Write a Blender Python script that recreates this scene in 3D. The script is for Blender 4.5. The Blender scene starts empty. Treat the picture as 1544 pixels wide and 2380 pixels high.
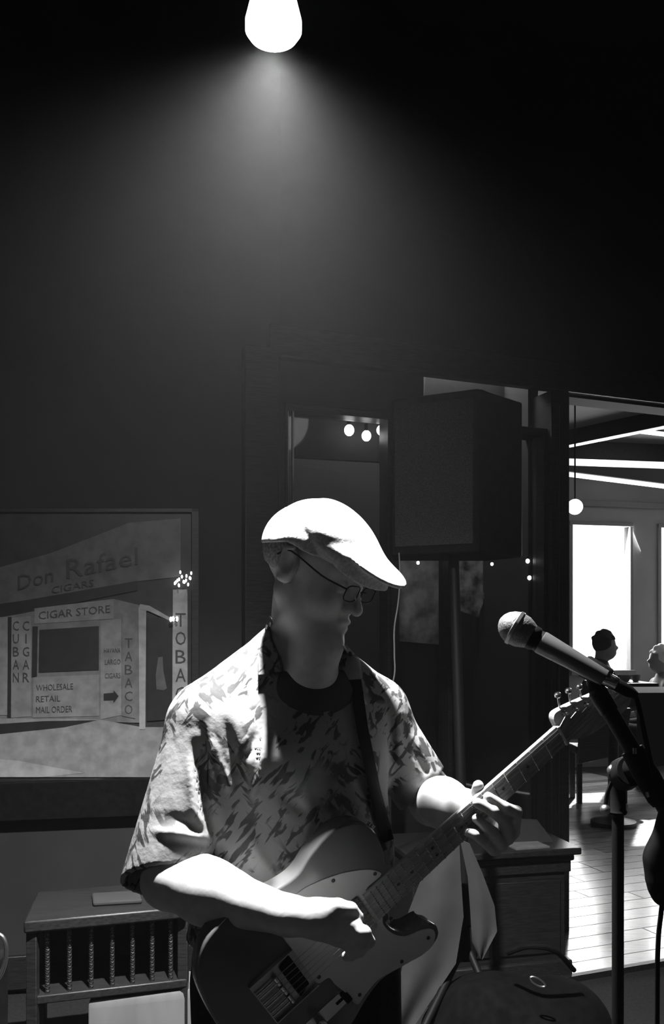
import bpy, math, random
import numpy as np
from mathutils import Vector, Matrix
from mathutils.bvhtree import BVHTree
random.seed(7)
S = bpy.context.scene
COL = S.collection
F = 2100.0; HX, HY, CZ = 772.0, 1480.0, 1.35      # focal length, principal point, camera height

# ---------------------------------------------------------------- camera, world, lights, exposure
cam = bpy.data.cameras.new('camera'); camo = bpy.data.objects.new('camera', cam); COL.objects.link(camo)
camo.location = (0, 0, CZ); camo.rotation_euler = (math.pi/2, 0, 0)
cam.sensor_width = 36; cam.sensor_fit = 'AUTO'; cam.lens = F/2380*36
cam.shift_y = (HY-1190)/2380; cam.clip_start = 0.05; cam.clip_end = 100
S.camera = camo
S.view_settings.view_transform = 'Standard'; S.view_settings.look = 'None'
S.view_settings.gamma = 1; S.view_settings.use_curve_mapping = False
S.view_settings.exposure = 0.0
W = bpy.data.worlds.new('world'); S.world = W; W.use_nodes = True
W.node_tree.nodes['Background'].inputs[0].default_value = (1, 1, 1, 1)
W.node_tree.nodes['Background'].inputs[1].default_value = 2.4

def P(px, py, Y): return Vector(((px-HX)/F*Y, Y, CZ+(HY-py)/F*Y))

def light(name, kind, loc, target, energy, **kw):
    l = bpy.data.lights.new(name, kind); l.energy = energy
    for k, v in kw.items(): setattr(l, k, v)
    o = bpy.data.objects.new(name, l); COL.objects.link(o); o.location = loc
    o.rotation_euler = (Vector(target)-Vector(loc)).to_track_quat('-Z', 'Y').to_euler()
    return o
LAMP = P(636, 30, 1.69)                       # the spotlight over the player
light('stage_spot', 'SPOT', LAMP+Vector((0, 0, -.052)), LAMP+Vector((-.07, .06, -1)), 800,
      spot_size=math.radians(124), spot_blend=1.0, shadow_soft_size=.035)
light('stage_spot_spill', 'SPOT', LAMP+Vector((0, 0, -.052)), LAMP+Vector((-.25, .3, -1)), 50,
      spot_size=math.radians(140), spot_blend=.7, shadow_soft_size=.035)
light('added_fill_light', 'AREA', (-1.6, -1.2, 2.8), (0.1, 1.7, 1.0), 1.9, shape='DISK', size=.6)  # added fill for the face and shaded side, no fixture modelled
light('added_wall_fill', 'AREA', (1.6, 1.6, 2.85), (1.2, 3.6, 1.2), .4, shape='DISK', size=.4)  # added fill to lift the back wall, not a real fixture
light('window_daylight', 'AREA', P(1400, 1390, 9.75), P(1300, 1900, 4.5), 130, shape='RECTANGLE', size=.8, size_y=1.5)
light('window_daylight_right', 'AREA', P(1640, 1390, 9.9), P(1500, 1900, 5), 200, shape='RECTANGLE', size=1.2, size_y=1.5)
sun = light('sun', 'SUN', (4.5, 14, 8), (3.2, 10.86, 5.98), 11.0, angle=math.radians(.6))   # low sun through the far windows
light('added_recess_fill', 'AREA', (.42, 4.20, 2.70), (.38, 4.28, 1.3), 5, shape='RECTANGLE', size=.9, size_y=.12)  # added fill to brighten what stands behind the window

# ---------------------------------------------------------------- materials (all grey: the photograph is monochrome)
def mat(name, c, rough=.6, metal=0, emit=None, noise=None, bump=0, spec=.5, trans=0):
    m = bpy.data.materials.new(name); m.use_nodes = True
    nt = m.node_tree; b = nt.nodes['Principled BSDF']
    b.inputs['Base Color'].default_value = (c, c, c, 1); b.inputs['Roughness'].default_value = rough
    b.inputs['Metallic'].default_value = metal; b.inputs['Specular IOR Level'].default_value = spec
    if emit:
        b.inputs['Emission Color'].default_value = (1, 1, 1, 1); b.inputs['Emission Strength'].default_value = emit
    if noise or bump:
        tc = nt.nodes.new('ShaderNodeTexCoord'); mp = nt.nodes.new('ShaderNodeMapping')
        nt.links.new(tc.outputs['Object'], mp.inputs[0])
        n = nt.nodes.new('ShaderNodeTexNoise'); nt.links.new(mp.outputs[0], n.inputs['Vector'])
        sc, lo, hi, st = noise if noise else (60, 1, 1, (1, 1, 1))
        mp.inputs['Scale'].default_value = st
        n.inputs['Scale'].default_value = sc; n.inputs['Detail'].default_value = 5
        if noise:
            r = nt.nodes.new('ShaderNodeValToRGB'); nt.links.new(n.outputs['Fac'], r.inputs[0])
            r.color_ramp.elements[0].position = .35; r.color_ramp.elements[1].position = .65
            r.color_ramp.elements[0].color = (c*lo,)*3+(1,); r.color_ramp.elements[1].color = (c*hi,)*3+(1,)
            nt.links.new(r.outputs[0], b.inputs['Base Color'])
        if bump:
            bp = nt.nodes.new('ShaderNodeBump'); bp.inputs['Strength'].default_value = bump
            bp.inputs['Distance'].default_value = .003
            nt.links.new(n.outputs['Fac'], bp.inputs['Height']); nt.links.new(bp.outputs[0], b.inputs['Normal'])
    return m
X1 = (1, 1, 1)
m_skin = mat('skin', .46, .5, noise=(45, .88, 1.08, X1), bump=.12, spec=.4)
m_hair = mat('hair', .3, .8, noise=(200, .5, 1.3, X1), bump=.6)
m_cap = mat('cap_tweed', .5, .95, noise=(230, .75, 1.15, X1), bump=.15, spec=.1)
m_denim = mat('dark_trousers', .018, .9, noise=(70, .8, 1.3, X1), bump=.2, spec=.1)
m_tee = mat('dark_undershirt', .02, .9)
m_black = mat('black_plastic', .008, .6, noise=(40, .8, 1.3, X1), spec=.05)
m_blackmet = mat('black_metal', .007, .55, .1, spec=.2)
m_chrome = mat('chrome', .75, .18, 1)
m_steel = mat('brushed_steel', .5, .35, 1)
m_darksteel = mat('dark_iron', .12, .3, .9)
m_guitar = mat('guitar_finish', .115, .22, noise=(5, .9, 1.1, X1))
m_guard = mat('pickguard_plastic', .65, .35)
m_maple = mat('maple_neck', .34, .4, noise=(30, .75, 1.15, (1, 6, 6)))
m_dot = mat('dark_inlay', .03, .5)
m_bulb = mat('lit_bulb', .9, .4, emit=4)
m_lamp_glint = mat('lamp_reflection_glow', .9, .4, emit=5)  # glow for lamps reflected in the dark window
m_tube = mat('lit_tube', .9, .4, emit=1.5)
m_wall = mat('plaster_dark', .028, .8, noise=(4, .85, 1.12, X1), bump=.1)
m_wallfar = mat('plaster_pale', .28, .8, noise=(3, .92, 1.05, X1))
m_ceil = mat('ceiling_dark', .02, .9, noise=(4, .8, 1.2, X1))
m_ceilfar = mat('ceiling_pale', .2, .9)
m_wood = mat('dark_wood', .018, .45, noise=(18, .6, 1.4, (1, 1, 12)))
m_woodh = mat('dark_wood_flat', .02, .45, noise=(18, .6, 1.4, (1, 12, 12)))
m_carpet = mat('dark_stage_carpet', .016, .95, noise=(160, .6, 1.5, X1), bump=.5)
m_planks = [mat('floor_board_%s' % n, c, .24, noise=(7, .75, 1.2, (1, 9, 1)), bump=.05) for n, c in
            (('pale', .30), ('mid', .22), ('dull', .15), ('light', .36))]
m_paper = mat('pale_paper', .2, .8, noise=(14, .8, 1.1, X1))
m_cloth = mat('grey_cloth', .04, .9, noise=(12, .85, 1.1, X1), bump=.2)
m_bag = mat('black_nylon', .004, .9, noise=(30, .7, 1.5, X1), bump=.4, spec=.08)
m_coat = mat('dark_coat', .05, .9, bump=.2)
m_fskin = mat('patron_skin', .3, .6)
m_white = mat('white_cloth', .8, .9, bump=.2)
m_grille = mat('speaker_grille', .016, .7, noise=(260, .3, 2.0, X1), bump=.6)
m_mesh = mat('mic_grille', .2, .45, .5, noise=(420, .6, 1.3, X1), bump=.4)
m_micbody = mat('mic_body', .11, .38, .4)
m_rope = mat('grey_cable', .12, .6)
def glassmat():
    m = bpy.data.materials.new('window_glass'); m.use_nodes = True; nt = m.node_tree
    for n in list(nt.nodes): nt.nodes.remove(n)
    o = nt.nodes.new('ShaderNodeOutputMaterial'); mx = nt.nodes.new('ShaderNodeMixShader')
    t = nt.nodes.new('ShaderNodeBsdfTransparent'); g = nt.nodes.new('ShaderNodeBsdfGlossy')
    lw = nt.nodes.new('ShaderNodeLayerWeight'); pw = nt.nodes.new('ShaderNodeMath'); pw.operation = 'POWER'; pw.inputs[1].default_value = 5
    fr = nt.nodes.new('ShaderNodeMath'); fr.operation = 'MULTIPLY_ADD'; fr.inputs[1].default_value = .8; fr.inputs[2].default_value = .045
    nt.links.new(lw.outputs['Facing'], pw.inputs[0]); nt.links.new(pw.outputs[0], fr.inputs[0]); g.inputs['Roughness'].default_value = .03
    nt.links.new(fr.outputs[0], mx.inputs[0]); nt.links.new(t.outputs[0], mx.inputs[1]); nt.links.new(g.outputs[0], mx.inputs[2])
    nt.links.new(mx.outputs[0], o.inputs[0]); return m
m_glass = glassmat()
def shirtmat():
    m = bpy.data.materials.new('leaf_print_shirt'); m.use_nodes = True; nt = m.node_tree; b = nt.nodes['Principled BSDF']
    b.inputs['Roughness'].default_value = .75; b.inputs['Specular IOR Level'].default_value = .25
    tc = nt.nodes.new('ShaderNodeTexCoord')
    def ramp(src, p0, p1):
        r = nt.nodes.new('ShaderNodeMapRange'); r.inputs[1].default_value = p0; r.inputs[2].default_value = p1
        nt.links.new(src, r.inputs[0]); return r.outputs[0]
    def streak(rot, sc):
        mp = nt.nodes.new('ShaderNodeMapping'); mp.vector_type = 'TEXTURE'; nt.links.new(tc.outputs['Object'], mp.inputs[0])
        mp.inputs['Rotation'].default_value = (rot*.3, rot, rot*.4); mp.inputs['Scale'].default_value = (1, 2, 4.5)
        n = nt.nodes.new('ShaderNodeTexNoise'); n.inputs['Scale'].default_value = sc; n.inputs['Detail'].default_value = 2; n.inputs['Distortion'].default_value = .4
        nt.links.new(mp.outputs[0], n.inputs['Vector']); return ramp(n.outputs['Fac'], .53, .58)
    def patchy(sc, lo, hi, off):
        mp = nt.nodes.new('ShaderNodeMapping'); mp.inputs['Location'].default_value = (off, off, off); nt.links.new(tc.outputs['Object'], mp.inputs[0])
        n = nt.nodes.new('ShaderNodeTexNoise'); n.inputs['Scale'].default_value = sc; n.inputs['Detail'].default_value = 1
        nt.links.new(mp.outputs[0], n.inputs['Vector']); return ramp(n.outputs['Fac'], lo, hi)
    def mth(op, a, b):
        q = nt.nodes.new('ShaderNodeMath'); q.operation = op; nt.links.new(a, q.inputs[0]); nt.links.new(b, q.inputs[1]); return q
    mul = mth('MAXIMUM', mth('MULTIPLY', streak(.7, 95), patchy(9, .46, .52, 0)).outputs[0], mth('MULTIPLY', streak(-.8, 80), patchy(8, .5, .56, 5)).outputs[0])
    mx = nt.nodes.new('ShaderNodeMix'); mx.data_type = 'RGBA'
    mx.inputs[6].default_value = (.27, .27, .27, 1); mx.inputs[7].default_value = (.045, .045, .045, 1)
    nt.links.new(mul.outputs[0], mx.inputs[0]); nt.links.new(mx.outputs[2], b.inputs['Base Color'])
    n2 = nt.nodes.new('ShaderNodeTexNoise'); n2.inputs['Scale'].default_value = 22; n2.inputs['Detail'].default_value = 4
    nt.links.new(tc.outputs['Object'], n2.inputs['Vector'])
    bp = nt.nodes.new('ShaderNodeBump'); bp.inputs['Strength'].default_value = .35; bp.inputs['Distance'].default_value = .01
    nt.links.new(n2.outputs['Fac'], bp.inputs['Height']); nt.links.new(bp.outputs[0], b.inputs['Normal'])
    return m
m_shirt = shirtmat()
def paint(name, c): return mat('paint_'+name, c, .45, noise=(20, .75, 1.15, X1))
p_sky, p_awn, p_wall, p_sign = paint('dusk', .035), paint('awning', .13), paint('shop', .2), paint('sign', .27)
p_dark, p_road, p_pale, p_letter = paint('dark', .02), paint('road', .3), paint('pale', .42), paint('letter', .06)

# ---------------------------------------------------------------- mesh helpers
class MB:
    def __init__(s): s.v = []; s.f = []
    def add(s, vs, fs):
        n = len(s.v); s.v += [Vector(v) for v in vs]; s.f += [tuple(n+i for i in f) for f in fs]; return s
    def box(s, o, a, b, c):                    # corner o and three edge vectors
        o, a, b, c = map(Vector, (o, a, b, c)); flip = a.cross(b).dot(c) < 0
        vs = [o, o+a, o+a+b, o+b, o+c, o+a+c, o+a+b+c, o+b+c]
        fs = [(0, 3, 2, 1), (4, 5, 6, 7), (0, 1, 5, 4), (1, 2, 6, 5), (2, 3, 7, 6), (3, 0, 4, 7)]
        return s.add(vs, [f[::-1] for f in fs] if flip else fs)
    def cbox(s, c, sx, sy, sz): return s.box((c[0]-sx/2, c[1]-sy/2, c[2]-sz/2), (sx, 0, 0), (0, sy, 0), (0, 0, sz))
    def lathe(s, a, b, prof, n=24):            # prof: (t along a->b in 0..1, radius)
        a, b = Vector(a), Vector(b); d = (b-a).normalized(); x = d.orthogonal().normalized(); y = d.cross(x)
        vs = []
        for t, r in prof:
            for i in range(n):
                g = 2*math.pi*i/n; vs.append(a+(b-a)*t+x*r*math.cos(g)+y*r*math.sin(g))
        fs = []
        for k in range(len(prof)-1):
            for i in range(n):
                j = (i+1) % n; fs.append((k*n+i, k*n+j, (k+1)*n+j, (k+1)*n+i))
        fs.append(tuple(range(n))[::-1]); fs.append(tuple((len(prof)-1)*n+i for i in range(n)))
        return s.add(vs, fs)
    def cyl(s, a, b, r, r2=None, n=20): return s.lathe(a, b, [(0, r), (1, r if r2 is None else r2)], n)
    def ball(s, c, r, n=16, sc=(1, 1, 1)):
        c = Vector(c); m = n//2; vs = [c+Vector((0, 0, r*sc[2]))]
        for k in range(1, m):
            th = math.pi*k/m
            for i in range(n):
                g = 2*math.pi*i/n; vs.append(c+Vector((r*sc[0]*math.sin(th)*math.cos(g), r*sc[1]*math.sin(th)*math.sin(g), r*sc[2]*math.cos(th))))
        vs.append(c-Vector((0, 0, r*sc[2]))); fs = []
        for i in range(n): fs.append((0, 1+i, 1+(i+1) % n)); fs.append((len(vs)-1, 1+(m-2)*n+(i+1) % n, 1+(m-2)*n+i))
        for k in range(m-2):
            for i in range(n):
                j = (i+1) % n; fs.append((1+k*n+i, 1+(k+1)*n+i, 1+(k+1)*n+j, 1+k*n+j))
        return s.add(vs, fs)
    def tube(s, pts, r, n=8, sm=6):
        pts = [Vector(p) for p in pts]
        if len(pts) > 2 and sm:
            q = []; e = [pts[0]*2-pts[1]]+pts+[pts[-1]*2-pts[-2]]
            for i in range(1, len(e)-2):
                for k in range(sm):
                    t = k/sm; a, b, c, d = e[i-1:i+3]
                    q.append(.5*((2*b)+(c-a)*t+(2*a-5*b+4*c-d)*t*t+(3*b-a-3*c+d)*t**3))
            q.append(pts[-1]); pts = q
        rs = r if isinstance(r, (list, tuple)) else [r]*len(pts)
        if len(rs) != len(pts): rs = [rs[min(len(rs)-1, int(i/(len(pts)-1)*(len(rs)-1)+.5))] for i in range(len(pts))]
        d0 = (pts[1]-pts[0]).normalized(); x = d0.orthogonal().normalized(); vs = []; fs = []
        for i, p in enumerate(pts):
            d = (pts[min(i+1, len(pts)-1)]-pts[max(i-1, 0)]).normalized()
            x = (x-d*x.dot(d)).normalized(); y = d.cross(x)
            for k in range(n):
                g = 2*math.pi*k/n; vs.append(p+x*rs[i]*math.cos(g)+y*rs[i]*math.sin(g))
        for i in range(len(pts)-1):
            for k in range(n):
                j = (k+1) % n; fs.append((i*n+k, i*n+j, (i+1)*n+j, (i+1)*n+k))
        fs.append(tuple(range(n))[::-1]); fs.append(tuple((len(pts)-1)*n+k for k in range(n)))
        return s.add(vs, fs)
    def prism(s, pts, t):                      # polygon extruded by vector t
        pts = [Vector(p) for p in pts]; t = Vector(t); n = len(pts)
        nr = Vector((0, 0, 0))
        for i in range(n): nr += pts[i].cross(pts[(i+1) % n])
        if nr.dot(t) < 0: pts = pts[::-1]
        vs = pts+[p+t for p in pts]
        fs = [tuple(range(n))[::-1], tuple(range(n, 2*n))]+[(i, (i+1) % n, n+(i+1) % n, n+i) for i in range(n)]
        return s.add(vs, fs)
    def sheet(s, grid, t=.003, nrm=None):      # grid[i][j] of points -> solid sheet, thickness along nrm
        R, Cn = len(grid), len(grid[0]); nrm = Vector(nrm or (0, 1, 0))*t
        vs = [Vector(p) for row in grid for p in row]; k = len(vs); vs += [v+nrm for v in vs]; fs = []
        for i in range(R-1):
            for j in range(Cn-1):
                a = i*Cn+j; fs.append((a, a+1, a+Cn+1, a+Cn)); fs.append((k+a, k+a+Cn, k+a+Cn+1, k+a+1))
        rim = [i for i in range(Cn)]+[i*Cn+Cn-1 for i in range(1, R)]+[(R-1)*Cn+j for j in range(Cn-2, -1, -1)]+[i*Cn for i in range(R-2, 0, -1)]
        for a, b in zip(rim, rim[1:]+rim[:1]): fs.append((a, a+k, b+k, b))
        return s.add(vs, fs)
    def build(s, name, m, parent=None, label=None, cat=None, group=None, kind=None, bevel=0, sharp=35, mods=()):
        me = bpy.data.meshes.new(name); vs = s.v; ob = None
        if parent is None:
            xs = [v.x for v in vs]; ys = [v.y for v in vs]; zs = [v.z for v in vs]
            o = Vector(((min(xs)+max(xs))/2, (min(ys)+max(ys))/2, min(zs)))
        me.from_pydata([tuple(v) for v in vs], [], s.f)
        if parent is None: me.transform(Matrix.Translation(-o))
        else: me.transform(wm(parent).inverted())
        me.materials.append(m); me.update()
        me.polygons.foreach_set('use_smooth', [True]*len(me.polygons)); me.set_sharp_from_angle(angle=math.radians(sharp))
        ob = bpy.data.objects.new(name, me); COL.objects.link(ob)
        if parent is None: ob.location = o
        else: ob.parent = parent
        if bevel:
            b = ob.modifiers.new('bevel', 'BEVEL'); b.width = bevel; b.segments = 2; b.limit_method = 'ANGLE'
        tag(ob, label, cat, group, kind); return ob
def wm(o): return (wm(o.parent) if o.parent else Matrix.Identity(4)) @ o.matrix_basis
def tag(o, label=None, cat=None, group=None, kind=None):
    for k, v in (('label', label), ('category', cat), ('group', group), ('kind', kind)):
        if v: o[k] = v
def thing(name, loc, label, cat, group=None, kind=None, matrix=None):
    o = bpy.data.objects.new(name, None); COL.objects.link(o); o.empty_display_size = .1
    if matrix is not None: o.matrix_basis = matrix
    else: o.location = loc
    tag(o, label, cat, group, kind); return o
def ray_plane(px, py, o, n):
    d = Vector(((px-HX)/F, 1, (HY-py)/F)); c = Vector((0, 0, CZ))
    return c+d*((o-c).dot(n)/d.dot(n))

# ---------------------------------------------------------------- distance-field modelling (organic bodies, cloth)
class Field:
    def __init__(s, xs, ys, zs):
        s.ax = [np.asarray(a, dtype=np.float32) for a in (xs, ys, zs)]
        s.d = np.full([len(a) for a in s.ax], 0.3, np.float32)
    def region(s, lo, hi):
        sl = []
        for a, l, h in zip(s.ax, lo, hi):
            i, j = np.searchsorted(a, l), np.searchsorted(a, h); sl.append(slice(max(i-1, 0), min(j+1, len(a))))
        g = [a[q] for a, q in zip(s.ax, sl)]
        return tuple(sl), g[0][:, None, None], g[1][None, :, None], g[2][None, None, :]
    def op(s, fn, lo, hi, k=.02, mode='add'):
        pad = k+.03
        sl, x, y, z = s.region([l-pad for l in lo], [h+pad for h in hi])
        if 0 in s.d[sl].shape: return
        n = fn(x, y, z); a = s.d[sl]
        if mode == 'add':
            h = np.maximum(k-np.abs(a-n), 0)/k; s.d[sl] = np.minimum(a, n)-h*h*k*.25
        else:
            n = -n; h = np.maximum(k-np.abs(a-n), 0)/k; s.d[sl] = np.maximum(a, n)+h*h*k*.25
    def cone(s, a, b, ra, rb, k=.02, mode='add'):
        a, b = np.array(a), np.array(b); R = max(ra, rb); ab = b-a; L = float(ab@ab)+1e-9
        def fn(x, y, z):
            t = np.clip(((x-a[0])*ab[0]+(y-a[1])*ab[1]+(z-a[2])*ab[2])/L, 0, 1)
            return np.sqrt((x-a[0]-t*ab[0])**2+(y-a[1]-t*ab[1])**2+(z-a[2]-t*ab[2])**2)-(ra+(rb-ra)*t)
        s.op(fn, np.minimum(a, b)-R, np.maximum(a, b)+R, k, mode)
    def ball(s, c, r, k=.02, mode='add'): s.cone(c, c, r, r, k, mode)
    def ell(s, c, r, k=.02, mode='add', axes=None):
        c = np.array(c); A = np.eye(3) if axes is None else np.array([list(v) for v in axes]); R = max(r)
        def fn(x, y, z):
            dx, dy, dz = x-c[0], y-c[1], z-c[2]
            q = [A[i][0]*dx+A[i][1]*dy+A[i][2]*dz for i in range(3)]
            k0 = np.sqrt(sum((q[i]/r[i])**2 for i in range(3))); k1 = np.sqrt(sum((q[i]/r[i]**2)**2 for i in range(3)))+1e-6
            return k0*(k0-1)/k1
        ext = np.sqrt(sum((A[i]*r[i])**2 for i in range(3)))
        s.op(fn, c-ext, c+ext, k, mode)
    def mesh(s):                               # surface nets on a rectilinear grid
        d = s.d; X, Y, Z = s.ax; ins = d < 0
        c = np.zeros([n-1 for n in d.shape], np.int8)
        for i in (0, 1):
            for j in (0, 1):
                for k in (0, 1): c += ins[i:d.shape[0]-1+i, j:d.shape[1]-1+j, k:d.shape[2]-1+k]
        act = (c > 0) & (c < 8); I = np.argwhere(act); idx = np.full(act.shape, -1, np.int32); idx[act] = np.arange(len(I))
        acc = np.zeros((len(I), 3)); cnt = np.zeros(len(I))
        cor = {(i, j, k): d[I[:, 0]+i, I[:, 1]+j, I[:, 2]+k] for i in (0, 1) for j in (0, 1) for k in (0, 1)}
        for a in range(3):
            for u in (0, 1):
                for v in (0, 1):
                    p = [u, v]; p.insert(a, 0); q = [u, v]; q.insert(a, 1)
                    d0, d1 = cor[tuple(p)], cor[tuple(q)]; m = (d0 < 0) != (d1 < 0)
                    t = np.where(m, d0/(d0-d1+1e-12), 0); pt = np.zeros((len(I), 3))
                    for ax in range(3): pt[:, ax] = p[ax]
                    pt[:, a] = t; acc[m] += pt[m]; cnt[m] += 1
        fr = acc/cnt[:, None]; V = np.empty((len(I), 3))
        for ax, A in enumerate((X, Y, Z)):
            i0 = I[:, ax]; V[:, ax] = A[i0]+fr[:, ax]*(A[i0+1]-A[i0])
        Fs = []
        for a in range(3):
            sl0 = [slice(1, -1)]*3; sl1 = [slice(1, -1)]*3; sl0[a] = slice(0, -1); sl1[a] = slice(1, None)
            s0 = ins[tuple(sl0)]; s1 = ins[tuple(sl1)]; E_ = np.argwhere(s0 != s1)
            flip = s0[tuple(E_.T)]; b, cc = (a+1) % 3, (a+2) % 3
            base = E_.copy(); base[:, b] += 1; base[:, cc] += 1
            def at(db, dc):
                q = base.copy(); q[:, b] -= db; q[:, cc] -= dc; return idx[tuple(q.T)]
            quad = np.stack([at(1, 1), at(0, 1), at(0, 0), at(1, 0)], 1)
            quad[~flip] = quad[~flip][:, ::-1]; Fs.append(quad)
        return V, np.concatenate(Fs)
    def build(s, name, m, parent=None, smooth=0, **kw):
        V, Q = s.mesh(); me = bpy.data.meshes.new(name)
        o = Vector((0, 0, 0))
        if parent is None:
            o = Vector(((V[:, 0].min()+V[:, 0].max())/2, (V[:, 1].min()+V[:, 1].max())/2, V[:, 2].min())); V = V-np.array(o)
        else:
            inv = np.array(wm(parent).inverted()); V = V@inv[:3, :3].T+inv[:3, 3]
        me.vertices.add(len(V)); me.vertices.foreach_set('co', V.astype(np.float32).ravel())
        me.loops.add(len(Q)*4); me.loops.foreach_set('vertex_index', Q.astype(np.int32).ravel())
        me.polygons.add(len(Q)); me.polygons.foreach_set('loop_start', np.arange(0, len(Q)*4, 4, dtype=np.int32))
        me.update(calc_edges=True); me.validate()
        me.polygons.foreach_set('use_smooth', [True]*len(me.polygons)); me.materials.append(m)
        ob = bpy.data.objects.new(name, me); COL.objects.link(ob)
        if parent is None: ob.location = o
        else: ob.parent = parent
        if smooth:
            sm = ob.modifiers.new('smooth', 'SMOOTH'); sm.iterations = smooth; sm.factor = .5
        tag(ob, **kw); return ob
def ar(a, b, st): return np.arange(a, b+st, st)

# ================================================================= SETTING
CORN = Vector((-.305, 3.62, 0))
dB = Vector((1, .4, 0)).normalized(); nB = Vector((.4, -1, 0)).normalized()     # wall behind the player, facing the room
dA = Vector((-1, -.2, 0)).normalized(); nA = Vector((.2, -1, 0)).normalized()
def wB(px, py, off=0): return ray_plane(px, py, CORN+nB*off, nB)
def sB(px, off=0): return (wB(px, HY, off)-CORN).dot(dB)
def slab(mb, o, d, n, s0, s1, z0, z1, t0, t1):   # box in wall coordinates
    return mb.box(o+d*s0+n*t0+Vector((0, 0, z0)), d*(s1-s0), n*(t1-t0), Vector((0, 0, z1-z0)))
# stage floor and planks
MB().box((-3.4, -2.2, -.1), (7.4, 0, 0), (0, 12.6, 0), (0, 0, .09)).build('floor', m_carpet, kind='structure')
EDGE = P(1380, 2270, 3.59)
fo = bpy.data.objects['floor']
# stage carpet stops at a line parallel to the wall; boards beyond
def board(s0, s1, t0, t1, m):
    o = Vector((EDGE.x, EDGE.y, 0)); n2 = -nB
    MB().box(o+dB*s0+n2*t0+Vector((0, 0, -.01)), dB*(s1-s0), n2*(t1-t0), (0, 0, .012)).build('floor_board', m, fo, bevel=.0015)
t = .03
row = 0
while t < 7.2:
    w_ = .125
    cuts = [-.6+random.uniform(0, .5), 1.0+random.uniform(-.5, .5), 2.3+random.uniform(-.3, .4), 3.4]
    if t > 5.5: cuts = [-.3, 3.4]
    for a, b in zip(cuts, cuts[1:]): board(a, b-.003, t, t+w_-.003, random.choice(m_planks))
    t += w_; row += 1
MB().box(Vector((EDGE.x, EDGE.y, -.01))-dB*2.6, dB*5, -nB*.028, (0, 0, .024)).build('stage_edge_strip', m_woodh, fo)

# left wall with its dado and ledge
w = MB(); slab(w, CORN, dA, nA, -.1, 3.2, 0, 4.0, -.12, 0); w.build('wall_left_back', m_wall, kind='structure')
w = MB(); slab(w, CORN, dA, nA, .3, 3.1, .66, .805, 0, .06); w.build('trim_1', m_black, kind='structure', bevel=.004)
w = MB(); slab(w, CORN, dA, nA, .02, 3.1, .012, .14, .001, .022); w.build('baseboard_left', m_wood, kind='structure', bevel=.004)
# corner post left of the window wall
w = MB(); slab(w, CORN, dB, nB, -.06, sB(640), 0, 2.5, 0, .05); w.build('trim_2', m_wood, kind='structure', bevel=.004)
# window wall pieces
sw0, sw1, sop = sB(662), sB(1270), sB(1312)
WT, WBm = 2.30, .30
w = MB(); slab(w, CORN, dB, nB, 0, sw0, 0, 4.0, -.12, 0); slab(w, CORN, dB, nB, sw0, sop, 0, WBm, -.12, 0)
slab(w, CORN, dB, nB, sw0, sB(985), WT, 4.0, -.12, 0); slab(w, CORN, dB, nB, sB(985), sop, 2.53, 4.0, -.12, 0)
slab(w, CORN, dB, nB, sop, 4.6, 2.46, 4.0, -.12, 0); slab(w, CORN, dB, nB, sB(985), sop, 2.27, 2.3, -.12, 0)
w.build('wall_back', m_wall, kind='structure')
w = MB(); slab(w, CORN, dB, nB, sw0-.08, 4.4, 2.47, 2.60, 0, .05); w.build('trim_3', m_wood, kind='structure', bevel=.005)
w = MB(); slab(w, CORN, dB, nB, sw1, sop, 0, 2.47, -.13, .04); w.build('door_frame', m_wood, kind='structure', bevel=.004)
fo2 = MB(); slab(fo2, CORN, dB, nB, sB(1284), sB(1288), .05, 2.4, .04, .046); fo2.build('trim_4', m_darksteel, kind='structure')
# window 1 (dark glazing behind the player)
win = thing('window_1', CORN+dB*((sw0+sw1)/2), None, None, kind='structure')
fr = MB()
for a, b in ((662, 668), (1262, 1270), (1040, 1050), (900, 908)): slab(fr, CORN, dB, nB, sB(a), sB(b), WBm, WT, -.08, .01)
slab(fr, CORN, dB, nB, sw0, sw1, WBm, WBm+.04, -.08, .01); slab(fr, CORN, dB, nB, sw0, sw1, WT-.03, WT, -.08, .01)
fr.build('window_frame', m_wood, win, bevel=.002)
for a, b in ((669, 672), (681, 684.5)):
    q = MB(); slab(q, CORN, dB, nB, sB(a), sB(b), WBm+.04, WT-.03, -.02, -.004); q.build('metal_bead', m_steel, win, label='thin bright metal bead')
for a, b in ((668, 900), (908, 1040), (1050, 1262)):
    q = MB(); slab(q, CORN, dB, nB, sB(a), sB(b), WBm+.04, WT-.03, -.05, -.045); q.build('window_pane', m_glass, win)
q = MB(); slab(q, CORN, dB, nB, sB(990), sB(1255), 2.30, 2.52, -.05, -.045); q.build('window_pane', m_glass, win, label='transom pane above the loudspeaker')
# dark box added behind the window to shut out the bright far room
q = MB(); slab(q, CORN, dB, nB, sw0-.1, sw1-.02, .2, 2.75, -.62, -.6); slab(q, CORN, dB, nB, sw0-.12, sw0-.1, .2, 2.75, -.62, -.1)
slab(q, CORN, dB, nB, sw1-.03, sw1-.01, .2, 2.75, -.62, -.1); slab(q, CORN, dB, nB, sw0-.1, sw1-.02, .18, .2, -.62, -.1); slab(q, CORN, dB, nB, sw0-.1, sw1-.02, 2.75, 2.77, -.62, -.1)
q.build('added_recess_box', m_wall, kind='structure')
q = MB(); q.prism([wB(686, 944, -.2), wB(906, 966, -.2), wB(906, 1076, -.2), wB(686, 1064, -.2)], nB*-.02)
q.build('reflection_band', m_cloth, label='grey panel standing in for a pale reflection across the top of the dark window', cat='panel', bevel=.003)  # grey board in place of a pale reflection across the glass
q = MB(); q.prism([wB(992, 850, -.3), wB(1252, 900, -.3), wB(1248, 960, -.3), wB(1120, 905, -.3), wB(985, 925, -.3)], nB*-.02)
q.build('valance', m_cloth, label='pale slanted valance showing above the hanging loudspeaker', cat='panel')

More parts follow.
